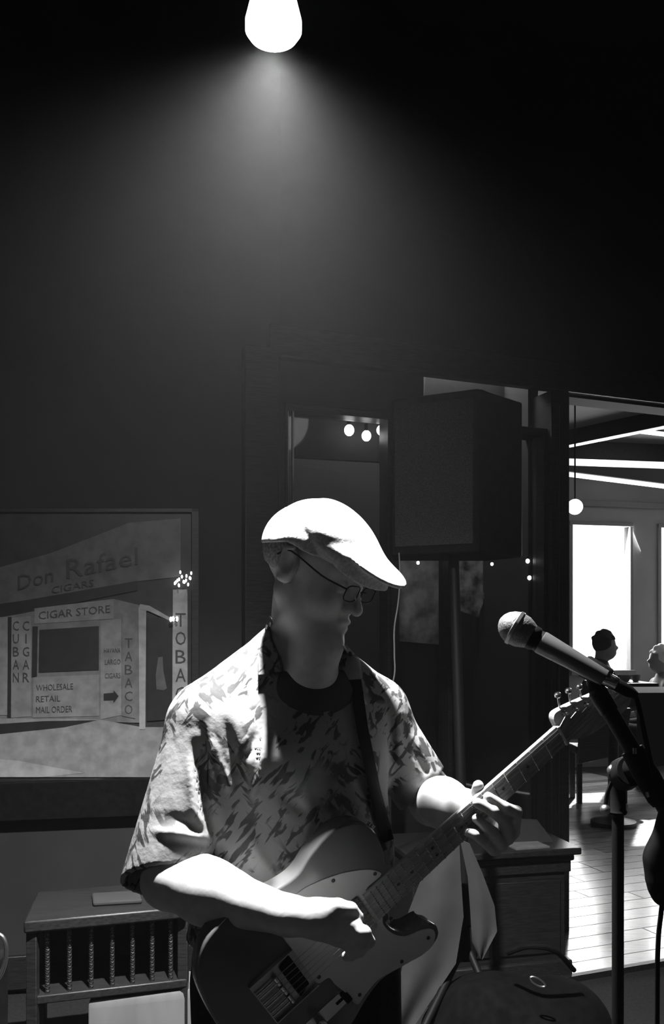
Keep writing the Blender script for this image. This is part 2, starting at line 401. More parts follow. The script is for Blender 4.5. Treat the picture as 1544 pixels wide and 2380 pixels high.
# ceiling, other walls (mostly dark)
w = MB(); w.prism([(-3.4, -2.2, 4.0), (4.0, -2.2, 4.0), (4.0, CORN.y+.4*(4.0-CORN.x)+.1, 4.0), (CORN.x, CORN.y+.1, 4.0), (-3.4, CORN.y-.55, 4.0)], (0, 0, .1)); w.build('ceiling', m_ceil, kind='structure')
w = MB(); w.box((-3.5, -2.2, 0), (.1, 0, 0), (0, 12.6, 0), (0, 0, 4.1)); w.build('wall_left', m_wall, kind='structure')
w = MB(); w.box((4.0, -2.2, 0), (.1, 0, 0), (0, 12.6, 0), (0, 0, 4.1)); w.build('wall_right', m_wallfar, kind='structure')
w = MB(); w.box((-3.5, -2.3, 0), (7.6, 0, 0), (0, .1, 0), (0, 0, 4.1)); w.build('wall_front', m_wall, kind='structure')
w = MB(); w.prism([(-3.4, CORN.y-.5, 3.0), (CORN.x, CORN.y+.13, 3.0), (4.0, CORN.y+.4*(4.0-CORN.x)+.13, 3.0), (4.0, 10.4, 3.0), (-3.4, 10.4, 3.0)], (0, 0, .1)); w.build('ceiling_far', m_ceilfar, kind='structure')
# far wall with two tall windows
FO = Vector((0, 8.7, 0)); dF = Vector((1, .25, 0)).normalized(); nF = Vector((.25, -1, 0)).normalized()
def sF(px): return (ray_plane(px, HY, FO, nF)-FO).dot(dF)
def zF(px, py): return ray_plane(px, py, FO, nF).z
f0, f1, f2, f3 = sF(1322), sF(1470), sF(1528), sF(1760)
zt, zb = zF(1400, 1218), zF(1400, 1562)
w = MB(); slab(w, FO, dF, nF, -3.6, f0, 0, 3.0, -.15, 0); slab(w, FO, dF, nF, f1, f2, 0, 3.0, -.15, 0); slab(w, FO, dF, nF, f3, 4.2, 0, 3.0, -.15, 0)
for a, b in ((f0, f1), (f2, f3)): slab(w, FO, dF, nF, a, b, 0, zb, -.15, 0); slab(w, FO, dF, nF, a, b, zt, 3.0, -.15, 0)
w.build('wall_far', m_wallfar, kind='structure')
for i, (a, b) in enumerate(((f0, f1), (f2, f3))):
    wn = thing('window_%d' % (i+2), FO+dF*((a+b)/2), None, None, kind='structure')
    q = MB()
    slab(q, FO, dF, nF, a, a+.04, zb, zt, -.1, .02); slab(q, FO, dF, nF, b-.03, b, zb, zt, -.1, .02)
    slab(q, FO, dF, nF, a, b, zt-.02, zt+.02, -.1, .03); slab(q, FO, dF, nF, a, b, zb-.03, zb+.02, -.1, .07)
    q.build('window_frame', m_ceilfar, wn, bevel=.003)
    q = MB(); slab(q, FO, dF, nF, a+.03, b-.03, zb+.02, zt-.02, -.06, -.05); q.build('window_pane', m_glass, wn)
q = MB(); slab(q, FO, dF, nF, sF(1325), 4.0, 2.70, 2.76, 0, .05); q.build('trim_5', m_ceilfar, kind='structure', bevel=.004)
# ceiling beams of the far room
def beam(px0, py0, px1, py1, Y0, Y1, z0, dep, name, m, **kw):
    a = P(px0, py0, Y0); b = P(px1, py1, Y1); a.z = b.z = z0; d = (b-a)
    q = MB().box(a-d*.25, d*1.6, Vector((0, dep, 0)), (0, 0, 3.0-z0)); return q.build(name, m, bevel=.004, **kw)
beam(1325, 1020, 1544, 965, 7.2, 6.55, 2.88, .15, 'trim_6', m_woodh, kind='structure')
beam(1325, 1065, 1544, 1078, 7.6, 7.75, 2.85, .3, 'trim_7', m_woodh, kind='structure')
def tubelight(pxa, pya, pxb, pyb, Ya, Yb, lab):
    a, b = P(pxa, pya, Ya), P(pxb, pyb, Yb); c = (a+b)/2
    r = thing('ceiling_light', Vector((c.x, c.y, 3.0)), lab, 'light', 'strip lights on the far room ceiling')
    d = (b-a); u_ = Vector((0, 0, 1))
    MB().box(a-Vector((0, .03, -.022)), d, (0, .06, 0), (0, 0, 2.995-max(a.z, b.z)-.022)).build('housing', m_ceilfar, r, bevel=.004)
    MB().cyl(a, b, .02, n=16).build('tube', m_tube, r)
tubelight(1300, 1100, 1700, 1150, 8.2, 8.75, 'long strip light running level across the far room ceiling')
tubelight(1475, 1000, 1640, 1020, 7.15, 7.25, 'short strip light at the right edge under the far room ceiling')
gl = thing('globe_lamp', P(1337, 1178, 6.4), 'round glowing globe lamp beside the dark door post', 'lamp')
MB().ball(P(1337, 1178, 6.4), .055, 20).build('globe', m_bulb, gl)
a = P(1337, 1178, 6.4); MB().cyl(a+Vector((0, 0, .05)), (a.x, a.y, 2.99), .006, n=8).build('rod', m_blackmet, gl)

# ---------------------------------------------------------------- lamps reflected in the dark glass, modelled as glowing balls behind it
def reflected_lamp(px, py, r, off, lab, grp, m=m_lamp_glint):
    c = wB(px, py, off); t_ = thing('reflected_lamp', c, lab, 'reflected_lamp', grp)
    MB().ball(c, r, 14, (1, 1, 1.15)).build('glow_ball', m, t_)
    MB().cyl(c+Vector((0, 0, r*.9)), c+Vector((0, 0, r*2.4)), r*.45, n=10).build('socket', m_blackmet, t_)
    return c
g3 = 'three lamp reflections in the dark window'
cs = [reflected_lamp(812, 1000, .022, -.13, 'leftmost of the three lamp reflections modelled behind the dark window', g3, m_bulb),
      reflected_lamp(852, 1013, .021, -.13, 'middle and lowest of the three lamp reflections modelled behind the dark window', g3, m_bulb),
      reflected_lamp(886, 1000, .020, -.13, 'rightmost of the three modelled lamp reflections, next to the loudspeaker', g3, m_bulb)]
rail = thing('added_rail', wB(850, 962, -.13), 'dark rail added above the three lamp reflections in the window', 'rail')
MB().tube([wB(795, 962, -.13), wB(900, 972, -.13)], .006).build('bar', m_blackmet, rail)  # rail added to carry the modelled lamp reflections
for c, px in zip(cs, (812, 852, 886)): MB().tube([c+Vector((0, 0, .05)), wB(px, 966, -.13)], .004).build('stem', m_blackmet, rail)
g4 = 'four small lamp reflections in a square by the door post'
for px, py, l in ((1227, 1304, 'upper left small lamp reflection of the square of four'), (1253, 1302, 'upper right small lamp reflection of the square of four'),
                  (1231, 1343, 'lower left small lamp reflection of the square of four'), (1256, 1343, 'lower right small lamp reflection of the square of four')):
    reflected_lamp(px, py, .0095, -.1, l+' modelled behind the window', g4)
g5 = 'tiny lamp reflections below the loudspeaker'
reflected_lamp(972, 1308, .007, -.1, 'tiny modelled lamp reflection under the left side of the loudspeaker', g5)
reflected_lamp(1144, 1311, .007, -.1, 'tiny modelled lamp reflection under the right side of the loudspeaker', g5)
m_reflection = mat('faded_reflection', .4, .8, noise=(9, .25, 1.2, X1))
m_reflection2 = mat('leafy_reflection', .45, .8, noise=(16, .1, 1.3, X1))
for pts, lab, m in (([(930, 1280), (1040, 1286), (1040, 1500), (930, 1490)], 'narrow faded panel standing in for a reflection in the glass left of the stand pole', m_reflection),
                    ([(1070, 1284), (1262, 1290), (1262, 1480), (1070, 1420)], 'wide faded leafy panel standing in for a reflection in the glass right of the stand pole', m_reflection2)):
    MB().prism([wB(x, y, -.5) for x, y in pts], nB*-.01).build('reflection_panel', m, label=lab, cat='reflection_panel')  # patterned panels in place of scenes reflected in the glass

po = bpy.data.objects['reflection_panel.001']
MB().prism([wB(x, y, -.4885) for x, y in ((1120, 1392), (1124, 1376), (1136, 1369), (1148, 1372), (1155, 1384), (1162, 1394), (1150, 1389), (1134, 1390))], nB*.001).build('reflected_pale_cap', m_paper, po, label='pale cap of the reflected person, made as a flat shape')
MB().prism([wB(x, y, -.4885) for x, y in ((1112, 1470), (1116, 1420), (1126, 1396), (1150, 1392), (1166, 1402), (1196, 1440), (1206, 1478))], nB*.0008).build('reflected_dark_figure', m_dot, po, label='dark figure of the reflected person, made as a flat shape')  # capped person reflected in the glass, drawn as flat coloured shapes

# ================================================================= MURAL (framed painting of a cigar store)
NA = nA; OA = CORN
def wA(px, py, off=0): return ray_plane(px, py, OA+nA*off, nA)
mural = thing('framed_painting', wA(200, 1810, .05), 'large framed painting of a cigar store front on the dark left wall', 'painting')
def patch(name, pts, m, lay, **kw):
    o = .030+.0012*lay
    return MB().prism([wA(x, y, o) for x, y in pts], nA*.0012).build(name, m, mural, **kw)
MB().prism([wA(x, y, .001) for x, y in ((-160, 1190), (456, 1190), (456, 1812), (-160, 1812))], nA*.026).build('canvas', p_sky, mural)
q = MB()
for a, b, c, d in ((-166, 1184, 462, 1194), (-166, 1806, 462, 1818), (444, 1184, 462, 1818)):
    q.prism([wA(a, b, .001), wA(c, b, .001), wA(c, d, .001), wA(a, d, .001)], nA*.042)
q.build('frame', m_wood, mural, bevel=.002)
patch('painted_roof', [(-150, 1360), (120, 1285), (300, 1215), (420, 1205), (420, 1340), (310, 1352), (200, 1380), (-150, 1440)], p_awn, 1)
patch('painted_eave', [(-150, 1425), (60, 1395), (320, 1350), (320, 1372), (60, 1424), (-150, 1462)], p_dark, 2)
patch('painted_shop_front', [(-150, 1440), (80, 1418), (265, 1392), (330, 1408), (330, 1680), (-150, 1668)], p_wall, 1)
patch('painted_road', [(-150, 1668), (230, 1672), (330, 1690), (444, 1690), (444, 1806), (-150, 1806)], p_road, 2)
patch('painted_kerb_shadow', [(-150, 1692), (100, 1676), (225, 1674), (150, 1690), (0, 1706), (-150, 1712)], p_dark, 3)
patch('painted_light_patch', [(-150, 1752), (40, 1768), (195, 1796), (100, 1806), (-150, 1806)], p_pale, 3)
patch('painted_window', [(92, 1464), (230, 1455), (230, 1557), (90, 1563)], p_dark, 4)
patch('painted_window_side', [(76, 1456), (88, 1456), (86, 1572), (74, 1574)], p_dark, 4)
patch('painted_header_sign', [(80, 1414), (264, 1392), (264, 1438), (80, 1450)], p_sign, 3)
patch('painted_lower_sign', [(78, 1574), (230, 1568), (230, 1664), (76, 1668)], p_sign, 3)
patch('painted_side_sign', [(234, 1442), (282, 1438), (282, 1662), (234, 1672)], p_sign, 3)
patch('painted_column_sign', [(284, 1430), (314, 1425), (314, 1670), (284, 1664)], p_wall, 4)
patch('painted_pillar', [(322, 1412), (340, 1412), (338, 1695), (324, 1695)], p_pale, 4)
patch('painted_doorway', [(342, 1436), (400, 1434), (400, 1672), (342, 1676)], p_dark, 3)
patch('painted_street_lamp_post', [(402, 1370), (436, 1370), (436, 1700), (400, 1700)], p_pale, 4)
patch('painted_left_sign', [(26, 1436), (72, 1432), (72, 1665), (26, 1668)], p_sign, 3)
patch('painted_left_panel', [(-150, 1436), (18, 1434), (18, 1662), (-150, 1662)], p_sign, 3)
patch('painted_gap', [(19, 1434), (27, 1434), (25, 1668), (17, 1668)], p_dark, 4)
patch('painted_figure', [(368, 1528), (378, 1526), (380, 1560), (388, 1600), (380, 1604), (364, 1602), (362, 1570)], p_awn, 4)
patch('painted_arrow', [(241, 1612), (264, 1610), (264, 1604), (276, 1618), (264, 1634), (264, 1627), (241, 1628)], p_dark, 5)
patch('painted_lamp_arm', [(326, 1404), (348, 1408), (400, 1438), (398, 1444), (345, 1420), (322, 1416)], p_pale, 5)
def textmesh(body):
    cu = bpy.data.curves.new('t', 'FONT'); cu.body = body; cu.size = 1; cu.resolution_u = 2
    o = bpy.data.objects.new('t', cu); COL.objects.link(o); bpy.context.view_layer.update()
    me = bpy.data.meshes.new_from_object(o.evaluated_get(bpy.context.evaluated_depsgraph_get()))
    bpy.data.objects.remove(o); v = [x.co.copy() for x in me.vertices]; f = [tuple(p.vertices) for p in me.polygons]
    x0, x1 = min(p.x for p in v), max(p.x for p in v); y0, y1 = min(p.y for p in v), max(p.y for p in v)
    return [((p.x-x0)/(x1-x0), (p.y-y0)/(y1-y0)) for p in v], f
def lettering(body, quad, lay=6, mb=None):     # quad: bl, br, tr, tl in pixels
    uv, f = textmesh(body); bl, br, tr, tl = [Vector(q) for q in quad]; o = .030+.0012*lay; vs = []
    for a, b in uv:
        p = bl*(1-a)*(1-b)+br*a*(1-b)+tr*a*b+tl*(1-a)*b; vs.append(wA(p.x, p.y, o))
    (mb or MB()).add(vs, f); return mb
def letters(name, items, lay=6, m=p_letter):
    mb = MB()
    for body, quad in items: lettering(body, quad, lay, mb)
    mb.build(name, m, mural)
def vert(word, x0, x1, ys, slope=0):
    h = (ys[1]-ys[0])/len(word); return [(ch, [(x0, ys[0]+h*(i+.85)), (x1, ys[0]+h*(i+.85)), (x1, ys[0]+h*(i+.12)), (x0, ys[0]+h*(i+.12))]) for i, ch in enumerate(word)]
def thin_i(items): return [(c, [(q[0][0]*.6+q[1][0]*.4, q[0][1]), (q[0][0]*.4+q[1][0]*.6, q[1][1]), (q[3][0]*.4+q[2][0]*.6, q[2][1]), (q[3][0]*.6+q[2][0]*.4, q[3][1])]) if c == 'I' else (c, q) for c, q in items]
letters('header_lettering', [('CIGAR STORE', [(90, 1440), (256, 1424), (256, 1406), (90, 1422)])])
letters('lower_lettering', [('WHOLESALE', [(84, 1606), (170, 1602), (170, 1588), (84, 1592)]), ('RETAIL', [(84, 1632), (140, 1630), (140, 1616), (84, 1618)]),
                            ('MAIL ORDER', [(84, 1658), (168, 1655), (168, 1640), (84, 1643)])])
letters('side_lettering', [('HAVANA', [(242, 1518), (280, 1517), (280, 1506), (242, 1507)])])
letters('side_lettering', [('LARGO', [(244, 1545), (280, 1544), (280, 1532), (244, 1533)])])
letters('side_lettering', [('CIGARS', [(244, 1577), (280, 1576), (280, 1564), (244, 1565)])])
letters('column_lettering', vert('TABACO', 290, 308, (1480, 1665)))
letters('post_lettering', vert('TOBACCO', 408, 432, (1420, 1720)))
letters('left_lettering', thin_i(vert('CUBAN', 30, 44, (1440, 1590))+vert('CIGAR', 53, 68, (1440, 1590))))
letters('roof_lettering', [('Don', [(42, 1372), (124, 1352), (124, 1318), (42, 1338)]), ('CIGARS', [(120, 1380), (218, 1362), (218, 1346), (120, 1364)]),
                           ('Rafael', [(155, 1346), (320, 1312), (320, 1272), (155, 1300)])])
# glare on the glossy painting, modelled as tiny glowing balls in front of it
def glare_dots(px, py, n, spread, lab):
    c = wA(px, py, .075); t_ = thing('painting_glare', c, lab, 'lights')
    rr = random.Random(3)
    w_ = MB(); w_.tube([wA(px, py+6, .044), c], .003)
    w_.build('glare_mount', m_blackmet, t_)
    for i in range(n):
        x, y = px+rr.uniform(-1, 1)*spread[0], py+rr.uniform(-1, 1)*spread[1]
        MB().ball(wA(x, y, .07+rr.uniform(0, .02)), .0055 if n > 4 else .008, 8, (.7, .7, 1.3)).build('glare_dot', m_bulb, t_)
glare_dots(428, 1345, 16, (22, 16), 'bright glare at the upper right edge of the painting, built as tiny glowing balls')
glare_dots(409, 1438, 3, (12, 2), 'three tiny glare spots in a row on the painting above the painted doorway')

# ================================================================= STAGE LAMP over the player
lamp = thing('spotlight', LAMP+Vector((0, 0, .35)), 'glaring reflector spotlight hanging at the top of the photo', 'spotlight')
MB().lathe(LAMP+Vector((0, 0, .10)), LAMP+Vector((0, 0, -.045)), [(0, .028), (.25, .034), (.55, .044), (.8, .053), (.92, .053), (1, .045)], 32).build('reflector_bulb', m_bulb, lamp)
MB().lathe(LAMP+Vector((0, 0, .2)), LAMP+Vector((0, 0, .10)), [(0, .02), (.1, .033), (1, .033)], 24).build('socket', m_blackmet, lamp)
MB().tube([LAMP+Vector((0, 0, .2)), Vector((LAMP.x, LAMP.y, 3.998))], .009).build('stem', m_blackmet, lamp)

# ================================================================= GUITAR
nut = P(1307, 1711, 1.62); t12 = P(1009, 1982, 1.53)
U = (nut-t12).normalized(); c_ = Vector((0, -1, 0)); c_ = (c_-U*c_.dot(U)).normalized(); v0 = c_.cross(U); th = math.radians(22)
V = (v0*math.cos(th)+c_*math.sin(th)).normalized(); Wn = U.cross(V).normalized(); GO = nut-U*.648
GM = Matrix(((U.x, V.x, Wn.x, GO.x), (U.y, V.y, Wn.y, GO.y), (U.z, V.z, Wn.z, GO.z), (0, 0, 0, 1)))
def G(a, b, c=0): return GO+U*a+V*b+Wn*c
def smooth_poly(pts, n=5):
    q = []; N = len(pts)
    for i in range(N):
        a, b, c, d = [Vector(pts[(i+k-1) % N]) for k in range(4)]
        for k in range(n):
            t = k/n; q.append(.5*((2*b)+(c-a)*t+(2*a-5*b+4*c-d)*t*t+(3*b-a-3*c+d)*t**3))
    return q
gt = thing('electric_guitar', None, 'pale single-cutaway electric guitar held across the player', 'guitar', matrix=GM)
TB = -.011                                   # top of the body below the string plane
body = smooth_poly([(.25, .034), (.262, .062), (.268, .095), (.262, .122), (.244, .143), (.21, .1555), (.165, .149), (.125, .136), (.085, .141), (.045, .156),
                    (.0, .162), (-.05, .150), (-.09, .110), (-.108, .05), (-.112, 0), (-.108, -.05), (-.09, -.110), (-.05, -.150), (.0, -.163), (.05, -.157), (.1, -.138), (.14, -.131),
                    (.185, -.143), (.225, -.154), (.258, -.148), (.268, -.128), (.255, -.108), (.225, -.098), (.205, -.078), (.198, -.05), (.21, -.034), (.235, -.031), (.25, 0)])
gb = MB(); layers = [(TB, .004), (TB-.002, .0012), (TB-.005, 0), (TB-.038, 0), (TB-.042, .002), (TB-.044, .005)]
cx = sum(p.x for p in body)/len(body); N = len(body)
vs = []
for z, ins in layers:
    for i, p in enumerate(body):
        t_ = (body[(i+1) % N]-body[i-1]).normalized(); nrm = Vector((t_.y, -t_.x)); sgn = -1   # outline runs clockwise seen from the front
        q2 = p+Vector((nrm.x, nrm.y))*ins*(1 if nrm.dot(Vector((cx, 0))-p) > 0 else -1); vs.append(G(q2.x, q2.y, z))
fs = [tuple(range(N))[::-1], tuple((len(layers)-1)*N+i for i in range(N))]
for k in range(len(layers)-1):
    for i in range(N): j = (i+1) % N; fs.append((k*N+i, k*N+j, (k+1)*N+j, (k+1)*N+i))
gb.add(vs, fs).build('guitar_body', m_guitar, gt, sharp=50)
guard = smooth_poly([(.074, .108), (.10, .112), (.13, .108), (.18, .087), (.219, .06), (.236, .038), (.232, .031), (.2, .0295), (.2, 0), (.2, -.028), (.192, -.045), (.196, -.072), (.212, -.095),
                     (.24, -.108), (.257, -.122), (.255, -.138), (.235, -.150), (.2, -.142), (.165, -.131), (.131, -.122), (.1, -.126), (.079, -.130), (.076, -.1), (.07, -.07), (.068, -.05), (.05, -.045), (.047, -.03), (.048, 0), (.048, .035), (.05, .08)], 4)
pgd = MB().prism([G(p.x, p.y, TB) for p in guard], Wn*.0025); pgd = pgd.build('pickguard', m_guard, gt, bevel=.0006)
for a, b in ((.228, .042), (.165, .086), (.09, .103), (.208, -.046), (.243, -.130), (.182, -.128), (.092, -.118), (.056, -.035)):
    MB().lathe(G(a, b, TB+.0022), G(a, b, TB+.0042), [(0, .0035), (.5, .0034), (1, .0015)], 10).build('pickguard_screw', m_dot, pgd)
# neck and headstock
nk = MB(); sec = []
for i in range(13):
    u = .19+(.652-.19)*i/12; hw = .0212+(.0285-.0212)*(1-(u-.19)/.458); dp = .0235-.003*(u-.19)/.458
    row = [G(u, hw, -.003), G(u, -hw, -.003)]+[G(u, -hw*math.cos(a), -.006-dp*math.sin(a)*.85) for a in [math.pi*k/8 for k in range(9)]]
    sec.append(row)
n_ = len(sec[0]); vs = [p for r in sec for p in r]; fs = [tuple(range(n_)), tuple(12*n_+i for i in range(n_))[::-1]]
for k in range(12):
    for i in range(n_): j = (i+1) % n_; fs.append((k*n_+i, (k+1)*n_+i, (k+1)*n_+j, k*n_+j))
nk.add(vs, fs).build('neck', m_maple, gt, sharp=50)
fb = [(.19, .0285), (.65, .0212), (.65, -.0212), (.19, -.0285)]
fbo = MB().prism([G(a, b, -.0035) for a, b in fb], Wn*.001); fbo = fbo.build('fingerboard', m_maple, gt)
for i in range(1, 22):
    u = .648/2**(i/12)
    if u < .195: continue
    hw = .0212+(.0285-.0212)*(1-(u-.19)/.458)
    MB().tube([G(u, hw, -.0022), G(u, -hw, -.0022)], 0.0014, 6, 0).build('fret', m_chrome, fbo)
for i in (3, 5, 7, 9, 12, 15, 17):
    u = .648*(2**(-i/12)+2**(-(i-1)/12))/2
    for b in ((.008, -.008) if i == 12 else (0,)):
        MB().cyl(G(u, b, -.003), G(u, b, -.0018), .0033, n=12).build('inlay_dot', m_dot, fbo)
MB().box(G(.647, -.0212, -.004), U*.004, V*.0424, Wn*.006).build('nut', m_guard, gt)
head = smooth_poly([(.652, .0212), (.654, .034), (.664, .0405), (.69, .034), (.714, .0265), (.748, .015), (.786, .002), (.808, -.009), (.822, -.030), (.818, -.048), (.802, -.058), (.775, -.0575), (.74, -.053),
                    (.705, -.046), (.68, -.035), (.662, -.0235), (.652, -.0212)], 4)
hso = MB().prism([G(p.x, p.y, -.008) for p in head], Wn*-.014).build('headstock', m_maple, gt)
posts = []
for i in range(6):
    u, b = .677+i*.0236, .0300-i*.0088; posts.append((u, b))
    tp = MB(); tp.cyl(G(u, b, -.008), G(u, b, -.0065), .0052, n=14); tp.cyl(G(u, b, -.0065), G(u, b, .003), .0028, n=12)
    o = tp.build('tuning_post', m_chrome, hso)
    kb = MB(); kb.cyl(G(u+.002, b+.006, -.017), G(u+.0085, b+.0255, -.017), .0018, n=10); kb.lathe(G(u+.0085, b+.0245, -.017), G(u+.012, b+.0345, -.017), [(0, .003), (.3, .0062), (.8, .0062), (1, .004)], 10)
    kb.build('tuning_key', m_chrome, hso)
for k in range(6):
    y0 = .0265-.0106*k; y1 = .0175-.007*k; r = .00055-.00007*k
    MB().tube([G(-.004, y0, 0), G(.648, y1, .001)], r+.0002, 5, 0).build('string', m_steel, gt)
    MB().tube([G(.648, y1, .001), G(posts[k][0], posts[k][1]-.003, -.002)], r+.0002, 5, 0).build('string', m_steel, gt)
for u in (.72, .765): MB().cbox(G(u, .002, -.002), .008, .006, .006).build('string_tree', m_chrome, hso, bevel=.001)
# bridge, saddles, pickups, controls
bp = MB().box(G(-.04, -.043, TB), U*.088, V*.086, Wn*.0018)
for a, b, du, dv in ((-.04, -.043, .088, .0018), (-.04, .0412, .088, .0018), (-.04, -.043, .0018, .086)): bp.box(G(a, b, TB), U*du, V*dv, Wn*.009)
bp = bp.build('bridge_plate', m_steel, gt)
for k in range(3):
    MB().cyl(G(.0, .026-.0212*k+.001, -.004), G(.0, .026-.0212*k-.0165, -.004), .0042, n=14).build('saddle', m_chrome, bp)
    for dv in (-.004, -.012): MB().cyl(G(-.038, .026-.0212*k+dv, -.005), G(-.002, .026-.0212*k+dv, -.005), .0016, n=8).build('saddle_screw', m_chrome, bp)
MB().box(G(.014, -.036, TB+.002), U*.024+V*.008, V*.066, Wn*.0062).build('bridge_pickup', m_black, gt, bevel=.002)
MB().box(G(.165, -.037, TB+.0025), U*.018, V*.074, Wn*.006).build('neck_pickup', m_chrome, gt, bevel=.003)
cp = smooth_poly([(-.055, -.088), (.082, -.088), (.089, -.1), (.082, -.112), (-.055, -.112), (-.062, -.1)], 3)
cpo = MB().prism([G(p.x, p.y, TB) for p in cp], Wn*.0016).build('control_plate', m_chrome, gt)
for u in (.014, -.03): MB().lathe(G(u, -.1, TB), G(u, -.1, TB+.019), [(0, .0095), (.85, .0092), (1, .0075)], 24).build('knob', m_chrome, cpo)
sw = MB().box(G(.052, -.103, TB), U*.026, V*.006, Wn*.003); sw.box(G(.066, -.105, TB), U*.012-Wn*0, V*.010, Wn*.016); sw.build('selector_switch', m_black, cpo, bevel=.0015)
MB().cyl(G(.262, .1, TB-.02), G(.275, .104, TB-.02), .006, .008, 12).build('strap_button', m_chrome, gt)

# ================================================================= THE PLAYER
man = thing('person', Vector((0.0, 1.64, 0)), 'guitarist in a flat cap, glasses and leaf-print shirt bent over his pale guitar', 'person')
HC = P(738, 1308, 1.62)
yaw, pit = math.radians(61), math.radians(27)
Fv = Vector((math.sin(yaw)*math.cos(pit), -math.cos(yaw)*math.cos(pit), -math.sin(pit)))
Lv = Vector((math.cos(yaw), math.sin(yaw), 0))          # player's left ear direction (away from the camera)
Uv = Fv.cross(Lv); Uv = Uv if Uv.z > 0 else -Uv
def H(a, b, c): return HC+Fv*a+Lv*b+Uv*c
AX = (Fv, Lv, Uv)
xs = ar(-.44, .50, .0031); ys = ar(1.22, 1.97, .0031)
zs = np.concatenate([np.arange(-.02, .60, .016), np.arange(.60, .74, .006), np.arange(.74, 1.27, .0033), np.arange(1.27, 1.62, .0025)])
B = Field(xs, ys, zs)
# neck and trunk (inside the shirt) and legs (inside the trousers)
neck0 = P(706, 1395, 1.655); neck1 = P(700, 1560, 1.67)
B.ell(P(690, 1760, 1.67), (.165, .105, .19), .03); B.ell(P(690, 2000, 1.65), (.155, .115, .17), .04); B.ell(P(690, 2230, 1.66), (.15, .11, .12), .04)
for px, fx in ((575, -.30), (800, .11)):
    hip = P(px, 2290, 1.66); knee = Vector((hip.x-.01*(1 if px < 700 else -3), 1.62, .42)); ank = Vector((knee.x, 1.68, .09))
    B.cone(hip, knee, .075, .052, .03); B.cone(knee, ank, .05, .035, .02)
    B.cone(ank, ank+Vector((.0, -.15, -.05)), .035, .03, .02)
B.cone(P(560, 1640, 1.66), P(860, 1660, 1.73), .06, .055, .03)
B.cone(neck0, neck1, .057, .062, .02); B.cone(P(735, 1450, 1.60), P(725, 1580, 1.61), .036, .045, .03)
# head
B.ell(H(-.012, 0, .02), (.098, .076, .090), .02, axes=AX)
B.ell(H(.030, 0, -.045), (.060, .060, .082), .03, axes=AX)
for s_ in (-1, 1):
    B.cone(H(-.005, .052*s_, -.06), H(.066, .016*s_, -.112), .022, .019, .03)
    B.ell(H(.058, .040*s_, -.045), (.027, .022, .026), .02, axes=AX)
    B.cone(H(.083, .012*s_, .016), H(.070, .045*s_, .012), .010, .009, .012)
    B.ell(H(.088, .030*s_, -.010), (.013, .016, .010), .008, 'sub', axes=AX)
    B.ball(H(.0755, .030*s_, -.010), .0125, .003)
    B.cone(H(.0865, .020*s_, -.0165), H(.081, .041*s_, -.0175), .0022, .0018, .004)
    B.ball(H(.099, .0115*s_, -.044), .0085, .006)
    # ears
    B.ell(H(-.008, .080*s_, -.012), (.021, .010, .034), .004, axes=(Vector(Fv)*.97+Uv*.2, Lv, Uv*.97-Fv*.2))
    B.ell(H(-.003, .092*s_, -.008), (.012, .010, .021), .004, 'sub', axes=AX)
    B.cone(H(-.020, .089*s_, .012), H(-.004, .088*s_, .020), .0038, .0038, .004)
    B.cone(H(-.020, .089*s_, .012), H(-.021, .088*s_, -.020), .0038, .0035, .004)
    B.ball(H(-.012, .081*s_, -.038), .0065, .005)
    B.cone(H(.081, .020*s_, -.050), H(.066, .038*s_, -.075), .0020, .0015, .008, 'sub')
B.cone(H(.083, 0, .004), H(.106, 0, -.036), .008, .0095, .012); B.ball(H(.111, 0, -.042), .0098, .008)
for s_ in (-1, 1): B.ball(H(.104, .006*s_, -.052), .0032, .002, 'sub')
B.ell(H(.075, 0, -.068), (.022, .028, .024), .012, axes=AX)
B.cone(H(.0965, -.015, -.0705), H(.0965, .015, -.0705), .0056, .0056, .005); B.cone(H(.0965, -.006, -.0685), H(.0965, .006, -.0685), .004, .004, .005)
B.cone(H(.0945, -.014, -.0835), H(.0945, .014, -.0835), .0066, .0066, .005)
B.cone(H(.1025, -.022, -.0770), H(.1025, .022, -.0770), .0022, .0022, .002, 'sub'); B.ball(H(.077, 0, -.112), .0175, .015)
B.ell(P(748, 1500, 1.60), (.035, .03, .03), .03)
# right arm (left in the picture): shoulder, elbow, forearm across the guitar, hand at the strings
shR, elR, wrR = P(480, 1690, 1.62), P(396, 2046, 1.50), P(672, 2128, 1.375)
B.cone(shR, elR, .055, .042, .03); B.ball(P(394, 2052, 1.51), .036, .02)
mid = elR.lerp(wrR, .33)+Vector((0, 0, -.002))
B.cone(elR, mid, .045, .049, .02); B.cone(mid, wrR, .049, .029, .02)
B.cone(elR+Vector((.04, 0, .012)), elR.lerp(wrR, .5)+Vector((0, 0, .008)), .036, .034, .02)
hY = 1.365
def Q(px, py, dy=0): return P(px, py, hY+dy)
B.cone(wrR, Q(735, 2135, 0), .028, .027, .015); B.cone(Q(735, 2124), Q(790, 2128), .021, .019, .014); B.cone(Q(730, 2142), Q(795, 2158), .021, .018, .014)
B.cone(Q(740, 2150), Q(785, 2178, .01), .018, .015, .014)
def finger(F_, pts, rs, k=.004):
    for (a, b), (r0, r1) in zip(zip(pts, pts[1:]), zip(rs, rs[1:])): F_.cone(a, b, r0, r1, k)
B.cone(Q(742, 2118, .0), Q(785, 2108, -.005), .017, .013, .01); finger(B, [Q(785, 2108, -.005), Q(815, 2113, -.005), Q(832, 2132, .0)], [.0125, .0105, .0095])
finger(B, [Q(793, 2128, -.004), Q(822, 2147, -.010), Q(828, 2163, .005), Q(824, 2173, .018)], [.012, .0105, .0095, .0085])
finger(B, [Q(798, 2146, -.004), Q(846, 2168, -.018), Q(857, 2188, .0), Q(848, 2200, .018)], [.012, .0108, .0098, .0085])
